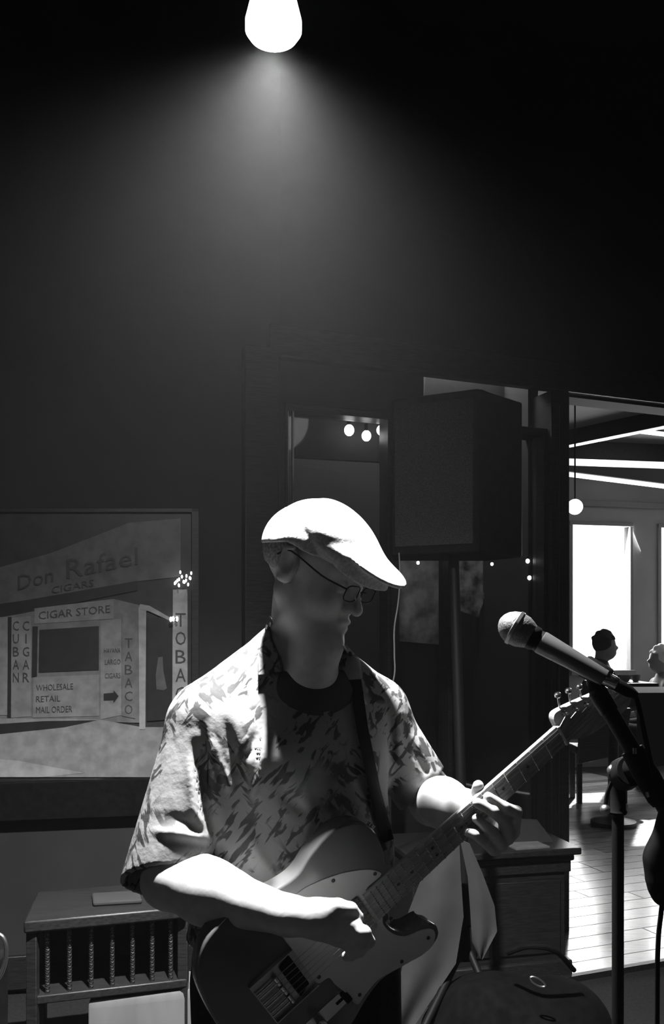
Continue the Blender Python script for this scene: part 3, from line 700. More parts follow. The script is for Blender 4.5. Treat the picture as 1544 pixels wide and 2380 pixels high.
finger(B, [Q(795, 2162, .0), Q(840, 2190, -.014), Q(836, 2210, .008), Q(826, 2214, .022)], [.0118, .0105, .0095, .0085])
finger(B, [Q(785, 2176, .008), Q(818, 2204, .002), Q(816, 2220, .015), Q(806, 2222, .026)], [.0108, .0095, .0085, .008])
# left arm (right in the picture): forearm rising to the neck, thumb over the top, fingers round from below
shL, elL, wrL = P(880, 1665, 1.72), P(1008, 1862, 1.74), P(1092, 1896, 1.60)
B.cone(shL, elL, .052, .044, .03)
eM = P(1030, 1866, 1.665)
B.cone(elL, eM, .044, .044, .02); B.cone(eM, P(1082, 1880, 1.61), .044, .031, .02)
def NK(px, py, c):                            # point at height c above the fretboard plane
    p = ray_plane(px, py, G(0, 0, c), Wn); return p
palm = [NK(1120, 1905, -.045), NK(1170, 1925, -.040), NK(1185, 1945, -.022)]
B.cone(P(1082, 1880, 1.61), palm[0], .031, .027, .02); B.cone(palm[0], palm[1], .028, .022, .015)
B.cone(NK(1110, 1880, -.05), NK(1155, 1895, -.045), .024, .02, .015)
B.cone(palm[0], NK(1150, 1965, -.032), .024, .018, .015); B.cone(palm[1], NK(1190, 1935, -.02), .02, .014, .012)
finger(B, [NK(1192, 1930, -.018), NK(1200, 1888, .012), NK(1172, 1876, .020), NK(1135, 1852, .009)], [.0135, .0112, .0098, .0088])
finger(B, [NK(1180, 1948, -.016), NK(1172, 1906, .014), NK(1146, 1886, .021), NK(1110, 1866, .009)], [.0132, .011, .0098, .0088])
finger(B, [NK(1165, 1965, -.014), NK(1146, 1936, .014), NK(1130, 1920, .018), NK(1108, 1902, .008)], [.0128, .0105, .0095, .0085])
finger(B, [NK(1148, 1975, -.014), NK(1120, 1950, .012), NK(1106, 1940, .014), NK(1088, 1934, .006)], [.0115, .0095, .0085, .008])
finger(B, [NK(1110, 1880, -.05), NK(1108, 1850, -.038), NK(1112, 1826, -.018)], [.017, .0125, .0098])
hidden_body = B.build('body', m_skin, man)

# trousers and shoes
T = Field(ar(-.42, .34, .007), ar(1.36, 1.92, .007), ar(-.01, .92, .008))
T.ell(P(690, 2200, 1.66), (.185, .145, .14), .04)
for px in (575, 800):
    hip = P(px, 2290, 1.66); knee = Vector((hip.x-.01*(1 if px < 700 else -3), 1.62, .42)); ank = Vector((knee.x, 1.68, .10))
    T.cone(hip, knee, .105, .078, .03); T.cone(knee, ank, .078, .064, .02)
T.d = np.maximum(T.d, (.035-T.ax[2])[None, None, :]); T.build('trousers', m_denim, man, smooth=2)
for px in (575, 800):
    hip = P(px, 2290, 1.66); kx = hip.x-.01*(1 if px < 700 else -3)
    sh = Field(ar(kx-.07, kx+.07, .005), ar(1.42, 1.80, .005), ar(-.01, .12, .005))
    sh.cone((kx, 1.70, .045), (kx, 1.53, .032), .046, .04, .02); sh.d = np.maximum(sh.d, (.002-sh.ax[2])[None, None, :]); sh.build('shoe', m_black, man)

# shirt -----------------------------------------------------------
SX, SY, SZ = ar(-.46, .30, .0038), ar(1.36, 2.0, .0038), ar(.72, 1.42, .0038)
Sh = Field(SX, SY, SZ)
Sh.ell(P(680, 1770, 1.66), (.175, .125, .175), .03); Sh.ell(P(675, 1990, 1.645), (.19, .145, .21), .05); Sh.ell(P(675, 2210, 1.66), (.195, .15, .14), .05)
Sh.cone(P(682, 1520, 1.70), P(500, 1676, 1.61), .068, .077, .03); Sh.cone(P(770, 1580, 1.70), P(868, 1648, 1.72), .060, .062, .03)
Sh.cone(P(690, 1545, 1.70), P(780, 1600, 1.70), .078, .06, .03)
Sh.cone(P(560, 1740, 1.60), P(640, 1780, 1.58), .07, .07, .05)
d_tor = Sh.d.copy()
def sleeve(S_, a, b, ra, rb, a0=None, n=None):
    S_.cone(a, b, ra, rb, .03)
sR0, sR1 = P(488, 1700, 1.60), P(398, 2060, 1.53); sL0, sL1 = P(870, 1665, 1.72), P(985, 1840, 1.735)
Sh.cone(sR0, sR1, .077, .086, .03); Sh.cone(sL0, sL1, .062, .058, .03)
# folds: ridges (+) and furrows (-) laid along lines on the front of the cloth
gx = SX[:, None, None]; gy = SY[None, :, None]; gz = SZ[None, None, :]
PX = HX+F*gx/gy; PY = HY-F*(gz-CZ)/gy
def fold(pts, amp, wd, ymax=1.66):
    best = np.full(Sh.d.shape, 1e9, np.float32)
    x0, x1 = min(p[0] for p in pts)-3*wd, max(p[0] for p in pts)+3*wd
    for (ax, ay), (bx, by) in zip(pts, pts[1:]):
        L = (bx-ax)**2+(by-ay)**2; tt = np.clip(((PX-ax)*(bx-ax)+(PY-ay)*(by-ay))/L, 0, 1)
        best = np.minimum(best, (PX-ax-tt*(bx-ax))**2+(PY-ay-tt*(by-ay))**2)
    start = np.sqrt((PX-pts[0][0])**2+(PY-pts[0][1])**2)
    Sh.d -= (amp*np.exp(-best/(wd*wd))*np.clip((start-8)/60, 0, 1)*np.clip((ymax-gy)/.06, 0, 1)).astype(np.float32)
fold([(452, 1705), (462, 1780), (478, 1860), (500, 1940), (505, 1990)], -0.0132, 18)
fold([(440, 1700), (446, 1800), (452, 1880), (488, 1950)], 0.0060, 12)
fold([(478, 1665), (490, 1740), (498, 1815)], 0.0054, 8); fold([(492, 1700), (512, 1770), (534, 1830)], 0.0060, 8)
fold([(470, 1660), (478, 1760), (480, 1850)], -0.0060, 9); fold([(520, 1650), (535, 1720), (552, 1790)], -0.0072, 12)
fold([(560, 1620), (580, 1700), (574, 1735)], 0.0060, 10); fold([(605, 1650), (592, 1720), (580, 1745)], -0.0084, 15)
fold([(622, 1690), (612, 1760), (600, 1810), (588, 1845)], 0.0078, 10); fold([(640, 1760), (660, 1850), (700, 1880)], -0.0048, 16)
fold([(350, 1905), (400, 1900), (450, 1918), (470, 1930)], -0.0036, 12); fold([(335, 1930), (400, 1935), (460, 1945)], 0.0054, 9)
fold([(350, 1952), (420, 1958), (480, 1965)], -0.0028, 8); fold([(560, 1900), (600, 1990), (640, 2040)], 0.0048, 16)
fold([(800, 1700), (830, 1800), (870, 1900)], -0.0042, 16); fold([(900, 1600), (925, 1660), (930, 1730)], 0.0042, 10, 1.8)
fold([(890, 1620), (908, 1690), (912, 1760)], -0.0060, 10, 1.8); fold([(935, 1690), (960, 1740), (990, 1790)], -0.0060, 10, 1.8)
fold([(955, 1700), (985, 1750), (1005, 1800)], 0.0048, 9, 1.8); fold([(700, 1780), (720, 1900), (700, 2000)], 0.0036, 18)
inner = Sh.d+.0085
for nm, (a, b) in dict(r=(sR0, sR1), l=(sL0, sL1)).items(): pass
# hems: sleeves cut by planes, shirt tail cut level, neck opening
def below(pt, nrm, region):                   # positive on the removed side
    n = Vector(nrm).normalized(); return ((gx-pt.x)*n.x+(gy-pt.y)*n.y+(gz-pt.z)*n.z)
hem = P(398, 1996, 1.44); hn = Vector((.05, -.55, -.83))
tor = d_tor                                    # keep the trunk when cutting sleeves
cutR = np.minimum(below(hem, hn, None), np.where(gx < -.19, 1.0, -1.0))
slR = below(hem, hn, None); slL = below(P(1000, 1828, 1.68), Vector((.62, -.05, -.62)), None)
maskR = (tor > .012) & (gx < -.12); maskL = (tor > .012) & (gx > .05)
d = Sh.d
d = np.where(maskR, np.maximum(d, slR), d); d = np.where(maskL, np.maximum(d, slL), d)
inner = np.where(maskR, Sh.d+.0085, inner)
d = np.maximum(d, -inner)
d = np.maximum(d, (.80-gz).astype(np.float32))
Sh.d = d.astype(np.float32)
Sh.cone(neck0, P(712, 1570, 1.66), .060, .064, .006, 'sub'); Sh.cone(P(715, 1440, 1.60), P(738, 1650, 1.50), .054, .022, .006, 'sub')
shirt = Sh.build('shirt', m_shirt, man, smooth=1)
# cloth laid over the shirt by projecting onto it
dg = bpy.context.evaluated_depsgraph_get(); bpy.context.view_layer.update()
me_ = shirt.data; off = wm(shirt)
bvh = BVHTree.FromPolygons([off @ v.co for v in me_.vertices], [tuple(p.vertices) for p in me_.polygons])
def on_shirt(px, py, lift=.006, default=1.5):
    d_ = Vector(((px-HX)/F, 1, (HY-py)/F)).normalized(); o_ = Vector((0, 0, CZ)) + d_*1.2
    h = bvh.ray_cast(o_, d_)
    if h[0] is None or h[0].y > 1.85: return P(px, py, default)
    n = h[1]; n = n if n.dot(d_) < 0 else -n
    return h[0]-d_*lift
def band(L, R, n, m, lift=.006):
    def samp(pts, t):
        t *= len(pts)-1; i = min(int(t), len(pts)-2); return Vector(pts[i]).lerp(Vector(pts[i+1]), t-i)
    g = []
    for i in range(n+1):
        a, b = samp(L, i/n), samp(R, i/n); g.append([on_shirt(*(a.lerp(b, j/m)), lift) for j in range(m+1)])
    return g
MB().sheet(band([(627, 1432), (612, 1470), (600, 1520), (601, 1568)], [(634, 1440), (642, 1490), (656, 1530), (664, 1560)], 12, 6, .014), .003).build('collar', m_shirt, man, sharp=60)
MB().sheet(band([(778, 1506), (790, 1540), (812, 1580)], [(806, 1498), (838, 1535), (842, 1578)], 8, 5, .012), .003).build('collar', m_shirt, man, sharp=60)
MB().sheet(band([(745, 1600), (760, 1720), (772, 1840), (780, 1930)], [(760, 1600), (776, 1720), (790, 1840), (800, 1930)], 18, 3, .003), .002).build('placket', m_shirt, man, sharp=60)
for y in (1660, 1750, 1840): MB().ball(on_shirt(768, y, .004), .0045, 10, (1, .4, 1)).build('button', m_dot, shirt)
MB().sheet(band([(792, 1522), (812, 1580), (830, 1700), (858, 1840), (890, 1960)], [(816, 1512), (838, 1565), (856, 1690), (884, 1830), (916, 1950)], 20, 3, .008), .003).build('guitar_strap', m_black, gt)
# undershirt seen in the open neck
us = Field(ar(-.16, .12, .004), ar(1.45, 1.8, .004), ar(1.10, 1.36, .004)); us.ell(P(712, 1650, 1.655), (.098, .098, .105), .02); us.d = np.maximum(us.d, (us.ax[2]-1.29)[None, None, :])
us.build('undershirt', m_tee, man)
# flat cap
Cp = Field(ar(-.16, .16, .0025), ar(1.45, 1.8, .0025), ar(1.36, 1.64, .0025))
Cp.ell(H(-.018, 0, .014), (.096, .092, .078), .02, axes=AX)
Cp.ell(H(-.004, 0, .034), (.084, .086, .066), .03, axes=AX)
ct, st_ = math.cos(math.radians(30)), math.sin(math.radians(30))
AX2 = (Fv*ct-Uv*st_, Lv, Uv*ct+Fv*st_)
Cp.ell(H(.050, 0, .048), (.100, .086, .040), .03, axes=AX2)
ct, st_ = math.cos(math.radians(14)), math.sin(math.radians(14))
AX3 = (Fv*ct-Uv*st_, Lv, Uv*ct+Fv*st_)
Cp.ell(H(.110, 0, .044), (.060, .076, .010), .014, axes=AX3)
gx2, gy2, gz2 = Cp.ax[0][:, None, None], Cp.ax[1][None, :, None], Cp.ax[2][None, None, :]
hu = (gx2-HC.x)*Uv.x+(gy2-HC.y)*Uv.y+(gz2-HC.z)*Uv.z; hf = (gx2-HC.x)*Fv.x+(gy2-HC.y)*Fv.y+(gz2-HC.z)*Fv.z
Cp.d = np.maximum(Cp.d, (.022-np.clip(hf-.07, 0, .05)*.25+np.minimum(hf+.02, 0)*.4-hu)).astype(np.float32)
def crease(pts, amp, wd):
    px2 = HX+F*gx2/gy2; py2 = HY-F*(gz2-CZ)/gy2; best = np.full(Cp.d.shape, 1e9, np.float32)
    for (ax, ay), (bx, by) in zip(pts, pts[1:]):
        L = (bx-ax)**2+(by-ay)**2; tt = np.clip(((px2-ax)*(bx-ax)+(py2-ay)*(by-ay))/L, 0, 1)
        best = np.minimum(best, (px2-ax-tt*(bx-ax))**2+(py2-ay-tt*(by-ay))**2)
    Cp.d += (amp*np.exp(-best/(wd*wd))*np.clip((1.63-gy2)/.04, 0, 1)).astype(np.float32)
crease([(665, 1195), (700, 1215), (725, 1262), (745, 1300), (762, 1325)], 0.00132, 7); crease([(740, 1255), (780, 1262), (820, 1268)], 0.00165, 12)
crease([(725, 1270), (770, 1310), (830, 1330)], 0.00165, 9); crease([(632, 1280), (660, 1262), (690, 1270)], 0.00132, 8); crease([(640, 1240), (680, 1225), (705, 1240)], 0.00132, 12)
Cp.build('flat_cap', m_cap, man)
# hair at the back and side
hr = Field(ar(-.16, .12, .003), ar(1.5, 1.8, .003), ar(1.36, 1.60, .003)); hr.ell(H(-.022, 0, .012), (.092, .0785, .078), .01, axes=AX)
g1, g2, g3_ = hr.ax[0][:, None, None], hr.ax[1][None, :, None], hr.ax[2][None, None, :]
hu = (g1-HC.x)*Uv.x+(g2-HC.y)*Uv.y+(g3_-HC.z)*Uv.z; hf = (g1-HC.x)*Fv.x+(g2-HC.y)*Fv.y+(g3_-HC.z)*Fv.z
hr.d = np.maximum(np.maximum(hr.d, hf-.012), -.035-hu).astype(np.float32); hr.build('hair', m_hair, man)
# glasses
gm = MB()
def rimpts(s_, k, n=24):
    c = H(.106, .031*s_, -.013); out = []
    for q in range(n):
        a = 2*math.pi*q/n; ca, sa = math.cos(a), math.sin(a)
        x = math.copysign(abs(ca)**.6, ca); y = math.copysign(abs(sa)**.6, sa); out.append(c+Lv*.0245*k*x+Uv*.0145*k*y-Fv*.003*abs(x))
    return out
for s_ in (-1, 1):
    rim = rimpts(s_, 1); gm.tube(rim+rim[:1], .0012, 6, 0)
    gm.tube([H(.103, .055*s_, -.006), H(.06, .0765*s_, -.002), H(-.008, .088*s_, .012), H(-.03, .088*s_, -.004)], .0016, 6, 4)
gm.tube([H(.106, -.0075, -.009), H(.112, 0, -.006), H(.106, .0075, -.009)], .0012, 6, 3)
gm = gm.build('glasses', m_blackmet, man)
for s_ in (-1, 1):
    MB().prism(rimpts(s_, .97), Fv*.001).build('lens', m_glass, gm)
    MB().ball(H(.103, .0095*s_, -.022), .0028, 10, (.6, 1, 1.2)).build('nose_pad', m_guard, gm)
pk = MB().prism([Q(836, 2138, .01), Q(842, 2160, .02), Q(830, 2172, .02), Q(826, 2150, .01)], (0, .0015, 0)).build('guitar_pick', m_black, label='small dark pick pinched in the strumming hand', cat='pick')

# ================================================================= MICROPHONE AND STAND
mic = thing('microphone', P(1197, 1460, 1.38), 'handheld vocal microphone with ball grille pointing at the player', 'microphone')
ma, mbp = P(1197, 1459, 1.385), P(1432, 1590, 1.345)
D = (mbp-ma); Lm = D.length; dn = D.normalized()
MB().lathe(ma-dn*.026, ma+dn*.030, [(0, .003), (.04, .010), (.12, .0165), (.25, .0222), (.4, .0255), (.5, .0262), (.7, .0255), (.85, .0222), (1, .018)], 32).build('ball_grille', m_mesh, mic)
MB().lathe(ma-dn*.003, ma+dn*.004, [(0, .0262), (.15, .0275), (.85, .0275), (1, .0262)], 32).build('grille_band', m_steel, mic)
MB().lathe(ma+dn*.028, ma+dn*.046, [(0, .0195), (.4, .019), (.6, .0165), (1, .0175)], 28).build('collar_ring', m_blackmet, mic)
MB().lathe(ma+dn*.044, ma+dn*.152, [(0, .0175), (.02, .0182), (1, .0125)], 28).build('handle', m_micbody, mic)
MB().lathe(ma+dn*.150, ma+dn*.172, [(0, .0095), (.1, .0105), (.9, .0105), (1, .0095)], 24).build('plug_sleeve', m_chrome, mic)
MB().lathe(ma+dn*.172, ma+dn*.205, [(0, .0098), (.6, .0092), (1, .005)], 20).build('plug_boot', m_black, mic)
st = thing('microphone_stand', Vector((.474, 1.5, 0)), 'black boom microphone stand with a ball-ended lever in front of the guitar headstock', 'stand')
pv = P(1462, 1768, 1.45)
MB().lathe((.474, 1.5, 0), (.474, 1.5, .03), [(0, .15), (.5, .15), (1, .03)], 40).build('round_base', m_blackmet, st)
MB().cyl((.474, 1.5, .02), P(1437, 1885, 1.5), .0098, n=20).build('pole', m_blackmet, st)
MB().lathe(P(1437, 1892, 1.5), P(1437, 1795, 1.5), [(0, .0135), (.05, .015), (.12, .0125), (.8, .0125), (.9, .016), (1, .012)], 24).build('clutch', m_black, st)
b0, b1, b2, b3 = P(1385, 1600, 1.37), P(1400, 1618, 1.37), P(1476, 1752, 1.36), P(1562, 1905, 1.34)
MB().lathe(b0, b2, [(0, .010), (.05, .0145), (.35, .0145), (.36, .0125), (1, .0125)], 20).build('boom', m_blackmet, st)
MB().lathe(P(1470, 1742, 1.36), P(1540, 1866, 1.345), [(0, .0165), (.1, .018), (.5, .019), (.9, .018), (1, .015)], 20).build('boom_grip', m_black, st)
MB().lathe(P(1530, 1850, 1.35), P(1600, 1975, 1.33), [(0, .012), (1, .012)], 16).build('boom_tail', m_blackmet, st)
cl = MB().cyl(P(1440, 1795, 1.5), P(1492, 1780, 1.38), .019, .017, 22); cl.cyl(P(1450, 1800, 1.47), P(1470, 1790, 1.42), .027, .025, 22)
cl.build('swivel_joint', m_black, st, bevel=.002)
lv = MB().tube([P(1425, 1792, 1.46), P(1424, 1812, 1.462), P(1412, 1845, 1.465), P(1407, 1880, 1.465)], .0035, 8)
lv = lv.build('lever', m_blackmet, st)
MB().ball(P(1424, 1790, 1.458), .0088, 16).build('ball_end', m_steel, lv); MB().ball(P(1407, 1882, 1.462), .0085, 16).build('ball_end', m_steel, lv)
MB().ball(P(1438, 1796, 1.475), .011, 16).build('tension_knob', m_black, st)
sc = MB().cyl(P(1476, 1738, 1.335), P(1476, 1752, 1.335), .003, n=8); sc.cyl(P(1504, 1840, 1.33), P(1507, 1852, 1.33), .003, n=8); sc.build('clamp_screw', m_chrome, st)
mc = MB().lathe(P(1355, 1545, 1.372), P(1415, 1580, 1.362), [(0, .0155), (.1, .018), (.9, .017), (1, .0145)], 20); mc.build('microphone_clip', m_black, st)
MB().cyl(P(1384, 1570, 1.37), P(1389, 1612, 1.372), .014, .012, 14).build('clip_swivel', m_black, st)
cb = MB().tube([ma+dn*.203, P(1468, 1606, 1.34), P(1482, 1630, 1.34), P(1502, 1720, 1.34), P(1524, 1820, 1.33), P(1545, 1920, 1.32), P(1540, 2090, 1.32), P(1530, 2200, 1.33), P(1528, 2420, 1.36), Vector((.5, 1.4, .02)), Vector((.7, 1.2, .006))], .0036, 8)
cb.build('microphone_cable', m_black, label='black microphone cable drooping from the mic plug down the right edge', cat='cable')
hg = Field(ar(.44, .62, .004), ar(1.22, 1.42, .004), ar(.94, 1.16, .004))
hg.cone(P(1565, 1900, 1.32), P(1552, 2000, 1.32), .022, .030, .02); hg.cone(P(1552, 2000, 1.32), P(1545, 2060, 1.32), .030, .022, .02); hg.cone(P(1545, 2055, 1.32), P(1540, 2088, 1.32), .020, .008, .02)
hg.build('hanging_pouch', m_black, label='black tapered bundle hanging at the right edge below the boom', cat='bundle')

# ================================================================= LOUDSPEAKER ON TRIPOD
sp = thing('loudspeaker', P(1060, 1285, 3.1), 'large black loudspeaker cabinet raised high in front of the dark window', 'loudspeaker')
fL, fC, fR = P(912, 930, 3.05), P(1112, 902, 2.98), P(1210, 940, 3.20)
zt_, zb_ = fC.z-.03, P(1112, 1286, 3.0).z
L0, C0, R0 = Vector((fL.x, 3.12, zb_)), Vector((fC.x, 2.98, zb_)), Vector((fR.x, 3.16, zb_)); hgt = Vector((0, 0, zt_-zb_+.03))
BK = L0+(R0-C0)+Vector((-.02, .12, 0)); 
MB().prism([L0, C0, R0, R0+Vector((-.10, .15, 0)), L0+Vector((.02, .18, 0))], hgt).build('cabinet', m_black, sp, bevel=.008)
nsp = (C0-L0).cross(Vector((0, 0, 1))).normalized()
nsp = nsp if nsp.y < 0 else -nsp
e = (C0-L0)
MB().box(L0+e*.05+Vector((0, 0, .03)), e*.9, hgt-Vector((0, 0, .06)), nsp*.006).build('grille', m_grille, sp, bevel=.004)
MB().cyl(P(1055, 1286, 3.12), P(1055, 1282, 3.12), .03, n=16).build('pole_cup', m_black, sp)
ts = thing('tripod_speaker_stand', Vector((P(1070, 1480, 3.12).x, 3.12, 0)), 'black tripod stand whose pole carries the loudspeaker', 'stand')
top, hub = P(1055, 1290, 3.12), P(1083, 2175, 2.98)
MB().cyl(top, hub, .0175, .0175, 20).build('pole', m_blackmet, ts)
MB().lathe(P(1084, 2150, 2.98), P(1086, 2230, 2.98), [(0, .026), (.1, .034), (.9, .034), (1, .024)], 20).build('hub', m_black, ts)
for x, y in ((P(905, 2400, 2.7).x, 2.62), (P(1215, 2400, 2.72).x, 2.66), (hub.x, 3.5)):
    lgo = MB().cyl(hub+Vector((0, 0, -.02)), (x, y, .02), .0125, n=12); lgo = lgo.build('leg', m_blackmet, ts)
    MB().ball((x, y, .02), .02, 12).build('rubber_foot', m_black, lgo)
cb = MB().tube([P(928, 1285, 3.04), P(930, 1340, 3.03), P(926, 1400, 3.03), P(917, 1460, 3.03), P(917, 1520, 3.03), P(915, 1580, 3.03), P(880, 1680, 3.03), P(800, 1850, 3.0), P(760, 2300, 2.95), Vector((0, 2.9, .012)), Vector((-.1, 2.6, .01))], .0027, 6)
cb.build('speaker_cable', m_rope, label='thin pale cable hanging down from the loudspeaker left corner', cat='cable')
# grey cloth draped over the stand
def panel(Lp, Rp, Y, n, m, amp):
    def samp(pts, t):
        t *= len(pts)-1; i = min(int(t), len(pts)-2); return Vector(pts[i]).lerp(Vector(pts[i+1]), t-i)
    return [[P(*samp(Lp, i/n).lerp(samp(Rp, i/n), j/m), Y+amp*math.sin(j/m*7+i*.2)*(i/n)) for j in range(m+1)] for i in range(n+1)]
dr = thing('draped_cloth', P(1060, 2200, 2.9), 'plain grey cloth draped in two panels over the tripod stand right of the guitar', 'cloth')
MB().sheet(panel([(1040, 1950), (985, 2030), (950, 2120), (935, 2250), (905, 2390)], [(1068, 1952), (1072, 2040), (1078, 2130), (1060, 2240), (960, 2390)], 2.86, 16, 12, .012), .006).build('left_panel', m_cloth, dr, sharp=60)
MB().sheet(panel([(1070, 1952), (1088, 2040), (1094, 2120), (1098, 2190), (1116, 2228)], [(1092, 1960), (1122, 2030), (1150, 2105), (1156, 2165), (1122, 2230)], 2.88, 16, 8, .010), .006).build('right_panel', m_cloth, dr, sharp=60)

# ================================================================= CABINET, BAG, RACK
cab = thing('low_cabinet', Vector((.62, 3.6, 0)), 'dark wooden low cabinet with a moulded top left of the open floor', 'cabinet')
cR, cL_ = P(1330, 2100, 3.6), P(960, 2100, 3.45); cR.z = cL_.z = 0; e = cR-cL_; nC = Vector((e.y, -e.x, 0)).normalized(); zt2 = P(1250, 1965, 3.6).z
def cbx(o, s0, s1, t0, t1, z0, z1): o.box(cL_+e*s0+nC*t0+Vector((0, 0, z0)), e*(s1-s0), nC*(t1-t0), (0, 0, z1-z0)); return o
e_ = .02
cbx(MB(), 0, .955, -.34, 0, .04, zt2-.03).build('carcass', m_wood, cab, bevel=.004)
cbx(MB(), -.03, 1.03, -.37, .045, zt2-.028, zt2).build('worktop', m_woodh, cab, bevel=.006)
cbx(MB(), -.01, 1.0, -.355, .025, zt2-.055, zt2-.028).build('cornice', m_woodh, cab, bevel=.008)
cbx(MB(), -.01, .985, -.35, .012, zt2-.10, zt2-.055).build('frieze', m_woodh, cab, bevel=.003)
cbx(MB(), -.01, .99, -.35, .02, .0, .07).build('plinth', m_woodh, cab, bevel=.006)
for s0, s1 in ((.04, .47), (.50, .92)): cbx(MB(), s0, s1, 0, .008, .10, zt2-.13).build('door_panel', m_wood, cab, bevel=.003)
q = MB(); o = P(1215, 1955, 3.5); o.z = zt2
q.box(o-Vector((.02, -.02, 0)), (.14, .04, 0), (-.03, .10, 0), (0, 0, .006)); q.build('paper_stack', m_paper, label='pale papers lying on the right end of the low cabinet', cat='paper')
pp = MB().prism([P(1165, 1967, 3.62), P(1200, 1906, 3.66), P(1250, 1908, 3.70), P(1290, 1960, 3.66)], (0, .012, .004)); pp.build('leaning_card', m_cloth, label='grey card propped on the low cabinet behind the fretting hand', cat='card')
bg = Field(ar(.20, 1.0, .008), ar(2.5, 3.35, .008), ar(-.005, .40, .008))
bg.ell((.58, 2.86, .10), (.30, .20, .15), .03); bg.ell((.50, 2.86, .18), (.15, .14, .10), .05); bg.ell((.72, 2.9, .12), (.16, .16, .13), .05)
bg.d = np.maximum(bg.d, (.001-bg.ax[2])[None, None, :]); bagt = thing('gear_bag', Vector((.58, 2.86, 0)), 'slumped black gear bag on the floor beside the tripod legs', 'bag')
bg.build('bag_shell', m_bag, bagt, smooth=4)
c = P(1250, 2282, 2.66); MB().tube([c+Vector((.022*math.cos(a), 0, .011*math.sin(a)-.01*math.cos(a))) for a in [2*math.pi*k/16 for k in range(17)]], .003, 6, 0).build('buckle', m_steel, bagt)
MB().tube([P(1180, 2215, 2.75), P(1230, 2200, 2.7), P(1290, 2210, 2.72), P(1335, 2255, 2.78)], .008, 8).build('carry_strap', m_bag, bagt)

rk = thing('low_rack', Vector((P(240, 2100, 2.6).x, 2.7, 0)), 'low dark rack with a pale ledge and twisted metal spindles at lower left', 'rack')
def R(px, py, dy=0): return P(px, py, 2.60+.0*px+dy)
a, b = P(60, 2138, 2.56), P(436, 2118, 2.70); zt3 = (a.z+b.z)/2+.01; d_ = b-a; d_.z = 0; bk = Vector((-.06, .26, 0)); a.z = 0
MB().box(a+Vector((0, 0, zt3-.035))-Vector((0, .02, 0)), d_, bk+Vector((0, .04, 0)), (0, 0, .035)).build('top_ledge', m_woodh, rk, bevel=.006)
zr = P(240, 2310, 2.6).z
MB().box(a+Vector((0, 0, zr-.02)), d_, bk, (0, 0, .025)).build('bottom_rail', m_woodh, rk, bevel=.004)
for o_ in (a, a+d_-Vector((.03, 0, 0)), a+bk, a+d_+bk-Vector((.03, 0, 0))): MB().box(o_, (.03, 0, 0), (0, .03, 0), (0, 0, zt3-.035)).build('leg', m_wood, rk, bevel=.003)
MB().box(a+bk+Vector((0, 0, zr)), d_, (0, .01, 0), (0, 0, zt3-.04-zr)).build('back_panel', m_black, rk)
for px in (103, 153, 203, 252, 300, 347, 392):
    t_ = (px-60)/376; base = a+d_*t_+Vector((0, .02, 0)); h0, h1 = zr+.005, zt3-.036; m = MB(); n = 44; vs = []; fs = []
    for i in range(n+1):
        z = h0+(h1-h0)*i/n; ang = i*.62
        for k in range(4):
            g_ = ang+k*math.pi/2; vs.append(base+Vector((.0075*math.cos(g_), .0075*math.sin(g_), z)))
        if i:
            for k in range(4): j = (k+1) % 4; q0 = (i-1)*4; fs.append((q0+k, q0+j, q0+4+j, q0+4+k))
    m.add(vs, fs+[(3, 2, 1, 0), tuple(n*4+k for k in range(4))]).build('twisted_spindle', m_darksteel, rk, sharp=30)
MB().box(P(205, 2400, 2.62), (.30, .09, 0), (-.02, .16, 0), (0, 0, .05)).build('box', m_paper, label='pale flat box under the rack at the bottom left', cat='box', bevel=.004)
bx = bpy.data.objects['box']; bx.location.z = .002
bx.scale = (1, 1, (P(300, 2330, 2.62).z)/.05)
tc_ = thing('folded_cloth', P(240, 2070, 2.72), 'dark folded cloth lying on top of the low rack', 'cloth')
MB().box(Vector((P(240, 2070, 2.72).x-.02, 2.68, zt3)), (.14, .03, 0), (-.03, .10, 0), (0, 0, .014)).build('fold', m_cloth, tc_, bevel=.005)
hp = MB().tube([P(-16, 2170, 1.9), P(4, 2176, 1.9), P(14, 2200, 1.9), P(12, 2235, 1.9), P(0, 2268, 1.9), P(-18, 2285, 1.9), P(-32, 2260, 1.9), P(-34, 2200, 1.9), P(-16, 2170, 1.9)], .005, 10)
hs = thing('ring_handled_case', Vector((P(-40, 2300, 1.9).x, 1.95, 0)), 'case with a bright ring handle cut off by the left edge', 'case')
hp.build('ring_handle', m_steel, hs)
MB().box((P(-30, 2300, 1.9).x-.3, 1.86, 0), (.29, 0, 0), (0, .2, 0), (0, 0, P(0, 2262, 1.9).z)).build('case_body', m_black, hs, bevel=.01)

